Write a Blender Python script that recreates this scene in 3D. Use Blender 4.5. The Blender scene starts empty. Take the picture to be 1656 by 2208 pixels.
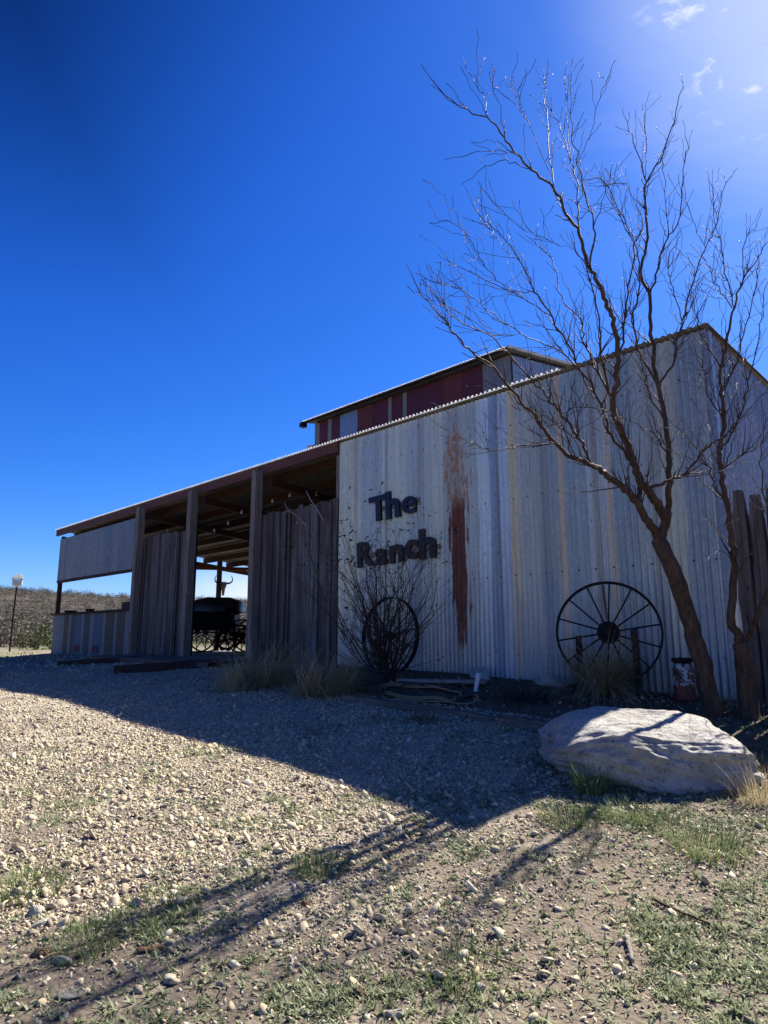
import bpy, math, random
import numpy as np
from mathutils import Vector, Matrix
from mathutils import noise as mn
random.seed(7); RNG = np.random.default_rng(7)
R = math.radians
scene = bpy.context.scene
COL = scene.collection
# ---------------------------------------------------------------- camera model
H = 1.3; F = 1500.0; PITCH = R(10.7); CX, CY = 828.0, 1104.0
SP, CP = math.sin(PITCH), math.cos(PITCH)
def ray(px, py):
    r, u = px-CX, CY-py
    return Vector((r, F*CP-u*SP, u*CP+F*SP))
def at_Y(px, py, Y):
    d = ray(px, py); k = Y/d.y
    return Vector((d.x*k, Y, H+d.z*k))
# ---------------------------------------------------------------- vectorised value noise
_T = RNG.random((256, 256))
def vnoise(x, y):
    xi = np.floor(x).astype(int); yi = np.floor(y).astype(int)
    fx = x-xi; fy = y-yi; fx = fx*fx*(3-2*fx); fy = fy*fy*(3-2*fy)
    a = _T[xi & 255, yi & 255]; b = _T[(xi+1) & 255, yi & 255]
    c = _T[xi & 255, (yi+1) & 255]; d = _T[(xi+1) & 255, (yi+1) & 255]
    return (a*(1-fx)+b*fx)*(1-fy)+(c*(1-fx)+d*fx)*fy
def fbm(x, y, o=4):
    s = 0; a = .5
    for k in range(o):
        s = s+a*vnoise(x*2**k+17.3*k, y*2**k-9.1*k); a *= .5
    return s
def sstep(t):
    t = np.clip(t, 0, 1); return t*t*(3-2*t)
EX = Vector((math.sin(R(44)), -math.cos(R(44)), 0)); EY = Vector((math.cos(R(44)), math.sin(R(44)), 0))
C0 = Vector((3.24, 6.53, 0)); ZB = .7                 # near corner of the barn
V0 = C0.dot(EY)
def ground(x, y, fine=True):
    x = np.asarray(x, float); y = np.asarray(y, float)
    v = x*EY.x+y*EY.y; w = -(x*EX.x+y*EX.y)
    vv = np.where(v > V0+.3, V0+.3, v); vv = np.where(vv < -3, -3, vv)
    ww = np.where(w < 0, w*.6, w)
    z = .085*vv+.065*7*np.tanh(ww/7)
    r = np.hypot(x, y)
    az = np.degrees(np.arctan2(x, y))
    hillt = np.where(np.abs(az+30) < 60, 1.0, .55)
    z = z+.035*np.clip(r-21, 0, 60)*sstep((r-21)/30)*.5
    top = 21*(1+.10*np.sin(R(1)*(az*6+40)))*np.interp(az, [-60, -30, -10, 10, 60], [1.0, 1.02, .82, .6, .5])
    z = z+top*sstep((r-45)/290)
    z = z+sstep((r-60)/200)*3*(fbm(x/60, y/60, 3)-.45)
    # planting bed in front of the tin wall
    bed = sstep((v-5.35)/.2)*sstep((V0+.1-v)/.2)*sstep((8.3-w)/.3)*sstep((w-.5)/1.5)
    z = z+.05*bed
    z = z+.05*(fbm(x*.6+3, y*.6, 3)-.45)*sstep(r/3)*np.clip(1-(r-30)/30, 0, 1)
    if fine:
        z = z+.020*(fbm(x*3.3+y*.7, y*3.3-x*.7, 3)-.45)
    return z
def gz(x, y): return float(ground(np.array([x]), np.array([y]))[0])
def on_ground(px, py):
    d = ray(px, py); d.normalize(); t = .5
    while t < 400:
        p = Vector((0, 0, H))+d*t
        if p.z < gz(p.x, p.y):
            break
        t += .02+t*.004
    return Vector((p.x, p.y, gz(p.x, p.y)))
def on_wall(px, py, ly=0.0):
    """pixel -> barn-local (lx, lz) on the plane y=ly"""
    d = ray(px, py); k = (V0+ly)/d.dot(EY); p = d*k
    return ((p-C0).dot(EX), H+p.z-ZB)
def loc2w(lx, ly, lz): return Vector((C0.x, C0.y, ZB))+EX*lx+EY*ly+Vector((0, 0, lz))
def w2loc(p): q = p-C0; return (q.dot(EX), q.dot(EY), p.z-ZB)
# ---------------------------------------------------------------- objects
def link(o, parent=None):
    COL.objects.link(o)
    if parent: o.parent = parent
    return o
def tag(o, label=None, cat=None, group=None, kind=None):
    if label: o['label'] = label
    if cat: o['category'] = cat
    if group: o['group'] = group
    if kind: o['kind'] = kind
    return o
def empty(name, loc, rz=0, label=None, cat=None, group=None):
    o = bpy.data.objects.new(name, None); COL.objects.link(o)
    o.location = loc; o.rotation_euler = (0, 0, rz); o.empty_display_size = .2
    return tag(o, label, cat, group)
class MB:
    def __init__(s): s.v = []; s.f = []; s.m = []; s.c = []
    def add(s, vs, fs, m=0, c=.5):
        b = len(s.v); s.v += [tuple(q) for q in vs]
        for f in fs: s.f.append(tuple(b+i for i in f)); s.m.append(m)
        s.c += [c]*len(vs)
    def box(s, x0, x1, y0, y1, z0, z1, m=0, c=.5, M=None):
        vs = [Vector(q) for q in ((x0,y0,z0),(x1,y0,z0),(x1,y1,z0),(x0,y1,z0),(x0,y0,z1),(x1,y0,z1),(x1,y1,z1),(x0,y1,z1))]
        if M: vs = [M @ q for q in vs]
        s.add(vs, [(0,3,2,1),(4,5,6,7),(0,1,5,4),(1,2,6,5),(2,3,7,6),(3,0,4,7)], m, c)
    def bar(s, a, b, w, h, m=0, c=.5, up=Vector((0,0,1))):
        a = Vector(a); b = Vector(b); t = (b-a); L = t.length; t.normalize()
        x = t.cross(up)
        if x.length < 1e-4: x = Vector((1,0,0))
        x.normalize(); z = x.cross(t)
        vs = []
        for q in (a, b):
            for sx, sz in ((-1,-1),(1,-1),(1,1),(-1,1)): vs.append(q+x*w/2*sx+z*h/2*sz)
        s.add(vs, [(0,1,2,3),(7,6,5,4),(0,4,5,1),(1,5,6,2),(2,6,7,3),(3,7,4,0)], m, c)
    def tube(s, pts, rad, n=6, m=0, c=.5, closed=False, cap=True):
        pts = [Vector(p) for p in pts]; N = len(pts)
        if not hasattr(rad, '__len__'): rad = [rad]*N
        x = None; vs = []
        for i in range(N):
            if closed: t = pts[(i+1) % N]-pts[i-1]
            else: t = pts[min(i+1, N-1)]-pts[max(i-1, 0)]
            if t.length < 1e-9: t = Vector((0,0,1))
            t.normalize()
            if x is None: x = t.orthogonal().normalized()
            x = x-t*x.dot(t)
            if x.length < 1e-6: x = t.orthogonal()
            x.normalize(); y = t.cross(x)
            for k in range(n):
                a = 2*math.pi*k/n; vs.append(pts[i]+(x*math.cos(a)+y*math.sin(a))*rad[i])
        fs = []
        for i in range(N if closed else N-1):
            j = (i+1) % N
            for k in range(n):
                l = (k+1) % n; fs.append((i*n+k, i*n+l, j*n+l, j*n+k))
        if cap and not closed:
            fs.append(tuple(range(n))[::-1]); fs.append(tuple(range((N-1)*n, N*n)))
        s.add(vs, fs, m, c)
    def lathe(s, prof, n=20, m=0, c=.5, M=None):
        vs = []
        for r_, z in prof:
            for k in range(n):
                a = 2*math.pi*k/n; q = Vector((r_*math.cos(a), r_*math.sin(a), z)); vs.append(M @ q if M else q)
        fs = [(i*n+k, i*n+(k+1) % n, (i+1)*n+(k+1) % n, (i+1)*n+k) for i in range(len(prof)-1) for k in range(n)]
        fs.append(tuple(range(n))[::-1]); fs.append(tuple(range((len(prof)-1)*n, len(prof)*n)))
        s.add(vs, fs, m, c)
    def build(s, name, mats, parent=None, smooth=False, origin=None, bevel=0):
        me = bpy.data.meshes.new(name)
        vs = s.v
        if origin is not None: vs = [(a-origin[0], b-origin[1], c-origin[2]) for a, b, c in vs]
        me.from_pydata(vs, [], s.f)
        if not isinstance(mats, (list, tuple)): mats = [mats]
        for m in mats: me.materials.append(m)
        me.polygons.foreach_set('material_index', s.m)
        if smooth: me.polygons.foreach_set('use_smooth', [True]*len(s.f))
        at = me.attributes.new('rnd', 'FLOAT', 'POINT'); at.data.foreach_set('value', s.c)
        me.update()
        o = bpy.data.objects.new(name, me); link(o, parent)
        if origin is not None: o.location = origin
        if bevel:
            b = o.modifiers.new('b', 'BEVEL'); b.width = bevel; b.segments = 2; b.limit_method = 'ANGLE'
        return o
def np_mesh(name, V, Fq, mats, rnd=None, smooth=False, parent=None):
    me = bpy.data.meshes.new(name); n = Fq.shape[1]
    me.vertices.add(len(V)); me.vertices.foreach_set('co', V.astype(np.float32).ravel())
    me.loops.add(Fq.size); me.loops.foreach_set('vertex_index', Fq.astype(np.int32).ravel())
    me.polygons.add(len(Fq)); me.polygons.foreach_set('loop_start', np.arange(0, Fq.size, n, dtype=np.int32))
    try: me.polygons.foreach_set('loop_total', np.full(len(Fq), n, dtype=np.int32))
    except Exception: pass
    if smooth: me.polygons.foreach_set('use_smooth', np.ones(len(Fq), dtype=bool))
    if not isinstance(mats, (list, tuple)): mats = [mats]
    for m in mats: me.materials.append(m)
    if rnd is not None:
        at = me.attributes.new('rnd', 'FLOAT', 'POINT'); at.data.foreach_set('value', rnd.astype(np.float32))
    me.update(calc_edges=True); me.validate()
    o = bpy.data.objects.new(name, me); return link(o, parent)
# ---------------------------------------------------------------- materials
class NT:
    def __init__(s, name):
        s.mat = bpy.data.materials.new(name); s.mat.use_nodes = True; s.t = s.mat.node_tree
        s.b = s.t.nodes['Principled BSDF']; s.out = s.t.nodes['Material Output']
        s.tc = s.t.nodes.new('ShaderNodeTexCoord')
    def n(s, typ, **kw):
        o = s.t.nodes.new(typ)
        for k, v in kw.items(): setattr(o, k, v)
        return o
    def put(s, sock, v):
        if v is None: return
        if hasattr(v, 'is_output') or hasattr(v, 'links'): s.t.links.new(v, sock)
        elif isinstance(v, (tuple, list)) and len(v) == 3 and sock.type == 'RGBA': sock.default_value = (*v, 1)
        else: sock.default_value = v
    def map(s, scale=(1,1,1), loc=(0,0,0), src=None, rot=(0,0,0)):
        m = s.n('ShaderNodeMapping'); s.put(m.inputs[0], src or s.tc.outputs['Object'])
        m.inputs['Scale'].default_value = scale; m.inputs['Location'].default_value = loc; m.inputs['Rotation'].default_value = rot
        return m.outputs[0]
    def noise(s, vec, scale=5, detail=4, rough=.55, dist=0, out='Fac'):
        m = s.n('ShaderNodeTexNoise'); s.put(m.inputs['Vector'], vec); m.inputs['Scale'].default_value = scale
        m.inputs['Detail'].default_value = detail; m.inputs['Roughness'].default_value = rough; m.inputs['Distortion'].default_value = dist
        return m.outputs[out]
    def voro(s, vec, scale=5, feature='F1', out='Distance', rand=1):
        m = s.n('ShaderNodeTexVoronoi', feature=feature); s.put(m.inputs['Vector'], vec); m.inputs['Scale'].default_value = scale
        m.inputs['Randomness'].default_value = rand
        return m.outputs[out]
    def ramp(s, fac, stops, interp='LINEAR'):
        m = s.n('ShaderNodeValToRGB'); s.put(m.inputs[0], fac); e = m.color_ramp.elements; m.color_ramp.interpolation = interp
        while len(e) < len(stops): e.new(.5)
        for i, (p, c) in enumerate(stops):
            e[i].position = p
            e[i].color = (c, c, c, 1) if not hasattr(c, '__len__') else (*c, 1)
        return m.outputs[0]
    def mix(s, f, a, b, mode='MIX'):
        m = s.n('ShaderNodeMix', data_type='RGBA', blend_type=mode)
        s.put(m.inputs[0], f); s.put(m.inputs[6], a); s.put(m.inputs[7], b); return m.outputs[2]
    def m(s, op, a, b=None, c=None, clamp=False):
        m = s.n('ShaderNodeMath', operation=op, use_clamp=clamp)
        s.put(m.inputs[0], a); s.put(m.inputs[1], b); s.put(m.inputs[2], c); return m.outputs[0]
    def sep(s, vec=None):
        m = s.n('ShaderNodeSeparateXYZ'); s.put(m.inputs[0], vec or s.tc.outputs['Object']); return m.outputs
    def comb(s, x, y, z):
        m = s.n('ShaderNodeCombineXYZ'); s.put(m.inputs[0], x); s.put(m.inputs[1], y); s.put(m.inputs[2], z); return m.outputs[0]
    def attr(s, name='rnd'):
        m = s.n('ShaderNodeAttribute', attribute_name=name); return m.outputs['Fac']
    def bump(s, h, strength=.4, dist=.01, prev=None):
        m = s.n('ShaderNodeBump'); m.inputs['Strength'].default_value = strength; m.inputs['Distance'].default_value = dist
        s.put(m.inputs['Height'], h); s.put(m.inputs['Normal'], prev); return m.outputs[0]
    def done(s, col, rough=.7, metal=0, normal=None, spec=None, alpha=None):
        s.put(s.b.inputs['Base Color'], col); s.put(s.b.inputs['Roughness'], rough); s.put(s.b.inputs['Metallic'], metal)
        if normal is not None: s.put(s.b.inputs['Normal'], normal)
        if spec is not None: s.put(s.b.inputs['Specular IOR Level'], spec)
        return s.mat
M = {}
def simple(name, col, rough=.7, metal=0, var=.25, scale=12, bump=.2, spec=None):
    t = NT(name); n = t.noise(t.map(), scale, 5)
    c = t.mix(n, tuple(x*(1-var) for x in col), tuple(min(1, x*(1+var)) for x in col))
    return t.done(c, rough, metal, t.bump(n, bump, .01), spec)
# galvanised, stained tin wall (barn-local coordinates)
RX0, RZt = on_wall(985, 905); RX1, RZm = on_wall(995, 1100); _, RZb = on_wall(992, 1410)
def tin(name, pal, sheet=.66, rust=False, metal=.6, rough=.45, seed=0, streak=.5, axis=0):
    t = NT(name); o = t.tc.outputs['Object']; sx = t.sep(o)
    X = sx[axis]; Z = sx[2]
    wob = t.noise(t.map((.4, .4, .4), (seed, 0, 0)), 2, 2)
    idx = t.m('FLOOR', t.m('DIVIDE', t.m('ADD', X, seed*1.7), sheet))
    wn = t.n('ShaderNodeTexWhiteNoise', noise_dimensions='1D'); t.put(wn.inputs['W'], idx)
    st = t.noise(t.map((14, 14, .35), (seed, 0, 0)), 1, 6, .6)
    st2 = t.noise(t.map((40, 40, 1.2), (seed, 3, 0)), 1, 4, .6)
    mot = t.noise(t.map((1, 1, .6)), 34, 5, .7)
    big = t.noise(t.map((.8, .8, .35), (seed, 1, 2)), 1.4, 3, .5)
    base = t.ramp(wn.outputs['Value'], pal, 'CONSTANT')
    if rust:
        xr = t.n('ShaderNodeMapRange'); t.put(xr.inputs[0], t.m('ADD', X, t.m('MULTIPLY', t.m('SUBTRACT', wob, .5), .10))); xw_ = on_wall(731, 1200)[0]; xr.inputs[1].default_value = xw_; xr.inputs[2].default_value = 0
        ps = [(731, (0.88,0.80,0.54)), (775, (0.67,0.67,0.57)), (822, (0.90,0.87,0.63)), (880, (0.75,0.75,0.62)), (925, (0.90,0.85,0.62)), (960, (0.66,0.65,0.52)), (1034, (0.85,0.90,0.79)), (1060, (0.42,0.52,0.58)), (1082, (0.75,0.81,0.79)), (1106, (0.90,0.71,0.40)), (1120, (0.70,0.67,0.52)), (1168, (0.54,0.58,0.51)), (1208, (0.90,0.66,0.40)), (1224, (0.50,0.56,0.51)), (1275, (0.67,0.67,0.57)), (1322, (0.80,0.62,0.39)), (1332, (0.44,0.50,0.47)), (1385, (0.62,0.63,0.53)), (1440, (0.77,0.72,0.52)), (1490, (0.42,0.47,0.46)), (1545, (0.62,0.63,0.54))]
        base = t.ramp(xr.outputs[0], [((on_wall(p_, 1250)[0]-xw_)/(-xw_), c_) for p_, c_ in ps], 'CONSTANT')
    c = t.mix(t.ramp(st, [(.42, 0), (.68, 1)]), base, (.27, .25, .22))
    c = t.mix(streak, base, c)
    c = t.mix(t.m('MULTIPLY', t.ramp(mot, [(.36, 1), (.54, 0)]), .2), c, (.10, .12, .16))
    c = t.mix(t.m('MULTIPLY', t.ramp(mot, [(.52, 0), (.70, 1)]), .45), c, (.80, .82, .83))
    c = t.mix(t.m('MULTIPLY', t.ramp(st2, [(.56, 0), (.72, 1)]), .28), c, (.15, .12, .11))
    c = t.mix(t.m('MULTIPLY', t.ramp(big, [(.45, 0), (.65, 1)]), .2), c, (.36, .33, .28))
    # dirt line and dark seam at each sheet lap
    fr = t.m('FRACT', t.m('DIVIDE', t.m('ADD', X, seed*1.7), sheet))
    seam = t.ramp(fr, [(0, 1), (.05, .5), (.14, 0), (.93, 0), (1, .8)])
    c = t.mix(t.m('MULTIPLY', t.m('MULTIPLY', seam, st), .9), c, (.27, .17, .10))
    # small dents and holes, stretched
    vo = t.voro(t.map((9, 9, 4), (seed, 0, 0)), 1.6)
    hole = t.m('MULTIPLY', t.ramp(vo, [(.07, 1), (.10, 0)]), t.ramp(t.noise(t.map(), 1.3, 2), [(.48, 0), (.56, 1)]))
    c = t.mix(hole, c, (.03, .025, .025))
    scr = t.m('MULTIPLY', t.m('LESS_THAN', t.m('ABSOLUTE', t.m('SUBTRACT', t.m('FRACT', t.m('DIVIDE', X, .21)), .5)), .045), t.m('LESS_THAN', t.m('ABSOLUTE', t.m('SUBTRACT', t.m('FRACT', t.m('DIVIDE', Z, .93)), .5)), .011))
    c = t.mix(scr, c, (.05, .035, .03))
    run = t.m('MULTIPLY', t.ramp(t.noise(t.map((22, 22, .9), (seed+4, 0, 0)), 1, 5, .7), [(.60, 0), (.68, 1)]), t.ramp(t.noise(t.map((1.2, 1.2, .8), (seed, 7, 0)), 1.5, 3), [(.46, 0), (.58, 1)]))
    c = t.mix(t.m('MULTIPLY', run, .55), c, (.20, .085, .04))
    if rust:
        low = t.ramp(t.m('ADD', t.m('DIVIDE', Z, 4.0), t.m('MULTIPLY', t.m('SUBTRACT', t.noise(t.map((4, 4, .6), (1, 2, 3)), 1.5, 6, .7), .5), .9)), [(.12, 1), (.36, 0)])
        c = t.mix(t.m('MULTIPLY', low, .42), c, (.13, .22, .40))  # blue cast of shade and reflection on the lower wall, painted as ragged patches
    met = metal
    if rust:
        zz = t.n('ShaderNodeMapRange'); t.put(zz.inputs[0], Z); zz.inputs[1].default_value = RZb; zz.inputs[2].default_value = RZt
        wid = t.n('ShaderNodeValToRGB'); t.put(wid.inputs[0], zz.outputs[0]); e = wid.color_ramp.elements
        prof = [(0, .03), (.05, .13), (.2, .19), (.5, .22), (.64, .23), (.72, .30), (.82, .26), (.9, .18), (.97, .12), (1, 0)]
        while len(e) < len(prof): e.new(.5)
        for i, (p, q) in enumerate(prof): e[i].position = p; e[i].color = (q, q, q, 1)
        cen = t.m('ADD', t.m('MULTIPLY', zz.outputs[0], (RX0-RX1)*1.6), RX1-.02)
        d = t.m('ABSOLUTE', t.m('SUBTRACT', X, cen))
        edge = t.noise(t.map((11, 11, 1.0)), 1.5, 8, .75)
        q = t.m('ADD', t.m('SUBTRACT', wid.outputs[0], d), t.m('MULTIPLY', t.m('SUBTRACT', edge, .5), .68))
        rmask = t.ramp(q, [(.07, 0), (.085, 1)])
        inz = t.m('MULTIPLY', t.m('GREATER_THAN', zz.outputs[0], 0.001), t.m('LESS_THAN', zz.outputs[0], .999))
        rmask = t.m('MULTIPLY', rmask, inz)
        rc = t.mix(t.ramp(t.noise(t.map((12, 12, 2.5)), 2, 6, .7), [(.35, 0), (.65, 1)]), (.12, .020, .005), (.27, .062, .014))
        upper = t.ramp(zz.outputs[0], [(.60, 0), (.68, 1)])
        rough_n = t.ramp(t.noise(t.map((3, 3, 1.6)), 6, 6, .75), [(.44, 0), (.52, 1)])
        rmask = t.m('MULTIPLY', rmask, t.m('SUBTRACT', 1.0, t.m('MULTIPLY', upper, t.m('MULTIPLY', rough_n, .75))))
        rc = t.mix(upper, rc, t.mix(edge, (.30, .10, .03), (.62, .28, .10)))
        c = t.mix(rmask, c, rc)
        met = t.m('MULTIPLY', t.m('SUBTRACT', 1.0, rmask), metal)
    b = t.bump(mot, .12, .004)
    rg = t.m('ADD', t.m('MULTIPLY', mot, .25), rough-.1)
    return t.done(c, rg, met, b)
PAL = [(0, (.27,.30,.34)), (.16, (.36,.37,.37)), (.32, (.22,.26,.34)), (.5, (.42,.40,.36)), (.66, (.31,.34,.38)), (.82, (.25,.28,.33))]
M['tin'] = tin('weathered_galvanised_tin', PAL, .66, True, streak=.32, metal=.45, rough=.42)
M['tin_side'] = tin('bluish_galvanised_tin', PAL, .7, False, seed=5, axis=1, metal=.5)
M['tin_grey'] = tin('grey_brown_tin', [(0, (.20,.17,.15)), (.25, (.11,.13,.16)), (.45, (.22,.18,.14)), (.6, (.13,.14,.16)), (.8, (.19,.19,.19))], .23, False, metal=.15, seed=2, streak=.9)
M['roof'] = tin('galvanised_roof_sheet', [(0, (.17,.17,.17)), (.5, (.12,.12,.13))], .8, False, metal=.3, rough=.5, seed=3, streak=.3)
M['red_tin'] = simple('dark_red_painted_tin', (.13,.016,.018), .55, .1, .35, 6)
M['red_tin_rust'] = simple('rusty_dark_red_tin', (.18,.035,.025), .65, .1, .5, 5)
M['tan_tin'] = simple('bare_tan_tin', (.30,.25,.20), .6, .1, .3, 7)
M['blue_tin'] = simple('bare_blue_grey_tin', (.30,.34,.40), .45, .4, .25, 7)
M['rust_steel'] = simple('rust_red_primer_steel', (.13,.042,.025), .7, .1, .35, 6)
M['dark_steel'] = simple('dark_rusty_roof_steel', (.055,.022,.015), .8, .1, .35, 6)
M['dark_iron'] = simple('old_dark_iron', (.02,.017,.016), .7, .4, .4, 20, spec=.2)
M['glint'] = None
def wood(name, a, b, c, sc=1, axis=2):
    t = NT(name); s3 = [26*sc, 26*sc, 26*sc]; s3[axis] = 1.1*sc
    off = t.comb(t.m('MULTIPLY', t.attr(), 37.0), t.m('MULTIPLY', t.attr(), 11.0), t.m('MULTIPLY', t.attr(), 5.0))
    vm = t.n('ShaderNodeVectorMath', operation='ADD'); t.put(vm.inputs[0], t.tc.outputs['Object']); t.put(vm.inputs[1], off)
    g = t.noise(t.map(tuple(s3), src=vm.outputs[0]), 1, 7, .65, .6)
    big = t.noise(t.map((1.5, 1.5, .5), src=vm.outputs[0]), 1.5, 3)
    col = t.mix(t.ramp(g, [(.35, 0), (.62, 1)]), a, b)
    col = t.mix(t.ramp(big, [(.4, 0), (.65, 1)]), col, c)
    col = t.mix(t.m('MULTIPLY', t.m('SUBTRACT', 1, t.attr()), .45), col, (.02,.016,.014))
    vo = t.voro(t.map((7, 7, 2.2), src=vm.outputs[0]), 1.0)
    col = t.mix(t.ramp(vo, [(.06, 1), (.12, 0)]), col, (.02,.014,.012))
    sp_ = t.noise(t.map(tuple((60*sc if i_ != axis else .9*sc) for i_ in range(3)), src=vm.outputs[0]), 1, 3, .5)
    crk = t.ramp(sp_, [(.30, 1), (.36, 0)]); col = t.mix(t.m('MULTIPLY', crk, .85), col, (.015,.012,.01))
    return t.done(col, .85, 0, t.bump(t.m('SUBTRACT', g, crk), .8, .010), .2)
M['plank'] = wood('weathered_barn_plank', (.05,.042,.038), (.27,.25,.23), (.13,.09,.08))
M['post'] = wood('grey_timber_post', (.12,.10,.08), (.38,.33,.27), (.25,.21,.17))
M['picket'] = wood('dark_cedar_picket', (.05,.04,.034), (.24,.20,.17), (.13,.10,.08))
M['timber'] = wood('grey_ground_timber', (.10,.08,.06), (.30,.26,.22), (.16,.13,.11), axis=0)
M['dark_timber'] = wood('dark_tarred_timber', (.03,.02,.018), (.10,.065,.055), (.06,.035,.03), axis=0)
M['batten'] = simple('pale_batten_wood', (.25,.20,.16), .8)
M['navy'] = simple('navy_painted_steel', (.008,.012,.035), .5, .2, .3, 15)
M['brown_letter'] = simple('dull_grey_brown_steel', (.045,.038,.035), .7, .2, .4, 20)
def bark(name, a, b, gl=.45):
    t = NT(name); n = t.noise(t.map((34, 34, 6)), 1, 6, .75)
    return t.done(t.mix(t.ramp(n, [(.35, 0), (.65, 1)]), a, b), gl, 0, t.bump(n, 1.0, .022), .3)
M['bark'] = bark('brown_mesquite_bark', (.035,.021,.014), (.16,.095,.058), .65)
M['twig'] = bark('smooth_brown_twig', (.05,.03,.022), (.10,.062,.044), .62)
M['shrub_twig'] = bark('dark_shrub_twig', (.035,.026,.022), (.08,.06,.05), .6)
M['pale_stick'] = bark('bleached_grey_stick', (.25,.21,.18), (.48,.43,.38), .7)
def leafm(name, a, b, tr=.25):
    t = NT(name); c = t.mix(t.attr(), a, b); t.done(c, .6, 0, None, .25)
    tl = t.n('ShaderNodeBsdfTranslucent'); t.put(tl.inputs[0], c); mx = t.n('ShaderNodeMixShader'); mx.inputs[0].default_value = tr
    t.t.links.new(t.b.outputs[0], mx.inputs[1]); t.t.links.new(tl.outputs[0], mx.inputs[2]); t.t.links.new(mx.outputs[0], t.out.inputs[0])
    return t.mat
M['dry_grass'] = leafm('dry_straw_grass', (.26,.20,.10), (.70,.58,.36))
M['green_weed'] = leafm('small_green_weed_leaves', (.11,.145,.065), (.42,.46,.28))
M['green_grass'] = leafm('green_grass_blades', (.07,.12,.035), (.26,.33,.12))
M['dark_leaf'] = leafm('dry_dark_leaves', (.02,.017,.014), (.06,.045,.035))
M['brush'] = leafm('grey_brown_brush', (.065,.055,.048), (.19,.165,.135), .15)
M['brush_green'] = leafm('olive_brush', (.045,.055,.028), (.13,.13,.06), .15)
M['brush_olive'] = leafm('green_olive_bush', (.03,.045,.015), (.12,.15,.05), .15)
M['dead_leaf'] = leafm('rust_brown_dead_leaves', (.09,.035,.015), (.24,.12,.06))
# limestone
def stone(name, a, b, dark, sc=1):
    t = NT(name); n = t.noise(t.map(), 5*sc, 8, .65); n2 = t.noise(t.map((1,1,1), (4,4,4)), 22*sc, 6, .7)
    c = t.mix(t.ramp(n, [(.35, 0), (.6, 1)]), a, b)
    c = t.mix(t.m('MULTIPLY', t.ramp(n2, [(.36, 1), (.46, 0)]), .75), c, dark)
    pit = t.voro(t.map(), 26*sc); c = t.mix(t.m('MULTIPLY', t.ramp(pit, [(.10, 1), (.18, 0)]), t.ramp(n, [(.5, 0), (.56, .7)])), c, dark)
    cr = t.voro(t.map((1, 1, 1.6), (1, 1, 1), None), 3.2*sc, 'DISTANCE_TO_EDGE'); n3 = t.noise(t.map(), 60*sc, 5, .7)
    crk = t.m('MULTIPLY', t.ramp(cr, [(0, 1), (.025, 0)]), t.ramp(n, [(.45, 0), (.55, 1)]))
    c = t.mix(t.m('MULTIPLY', t.ramp(n3, [(.32, 1), (.42, 0)]), .6), c, dark)
    bb = t.bump(t.m('ADD', t.m('ADD', n2, n3), t.m('MULTIPLY', n, 2)), 1.0, .035/sc)
    return t.done(c, .9, 0, bb, .2)
M['boulder'] = stone('pale_limestone_boulder', (.52,.49,.45), (.74,.72,.68), (.20,.19,.18))
M['stone'] = stone('pale_loose_stone', (.52,.47,.39), (.72,.68,.58), (.32,.27,.21), 3)
M['brown_stone'] = stone('brown_loose_stone', (.16,.09,.055), (.30,.20,.13), (.06,.04,.03), 3)
M['grey_stone'] = stone('grey_flat_stone', (.28,.26,.23), (.42,.40,.36), (.14,.12,.11), 3)
def pebblem():
    t = NT('gravel_pebbles'); a = t.attr()
    c = t.ramp(a, [(0, (.17,.14,.12)), (.10, (.32,.27,.21)), (.35, (.52,.445,.31)), (.6, (.64,.56,.41)), (.8, (.57,.46,.29)), (.93, (.74,.69,.57)), (1, (.34,.31,.28))])
    n = t.noise(t.map(), 60, 4); c = t.mix(t.m('MULTIPLY', t.ramp(n, [(.4, 1), (.6, 0)]), .3), c, (.22,.18,.14))
    return t.done(c, .9, 0, t.bump(n, .4, .004), .15)
M['pebble'] = pebblem()
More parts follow.
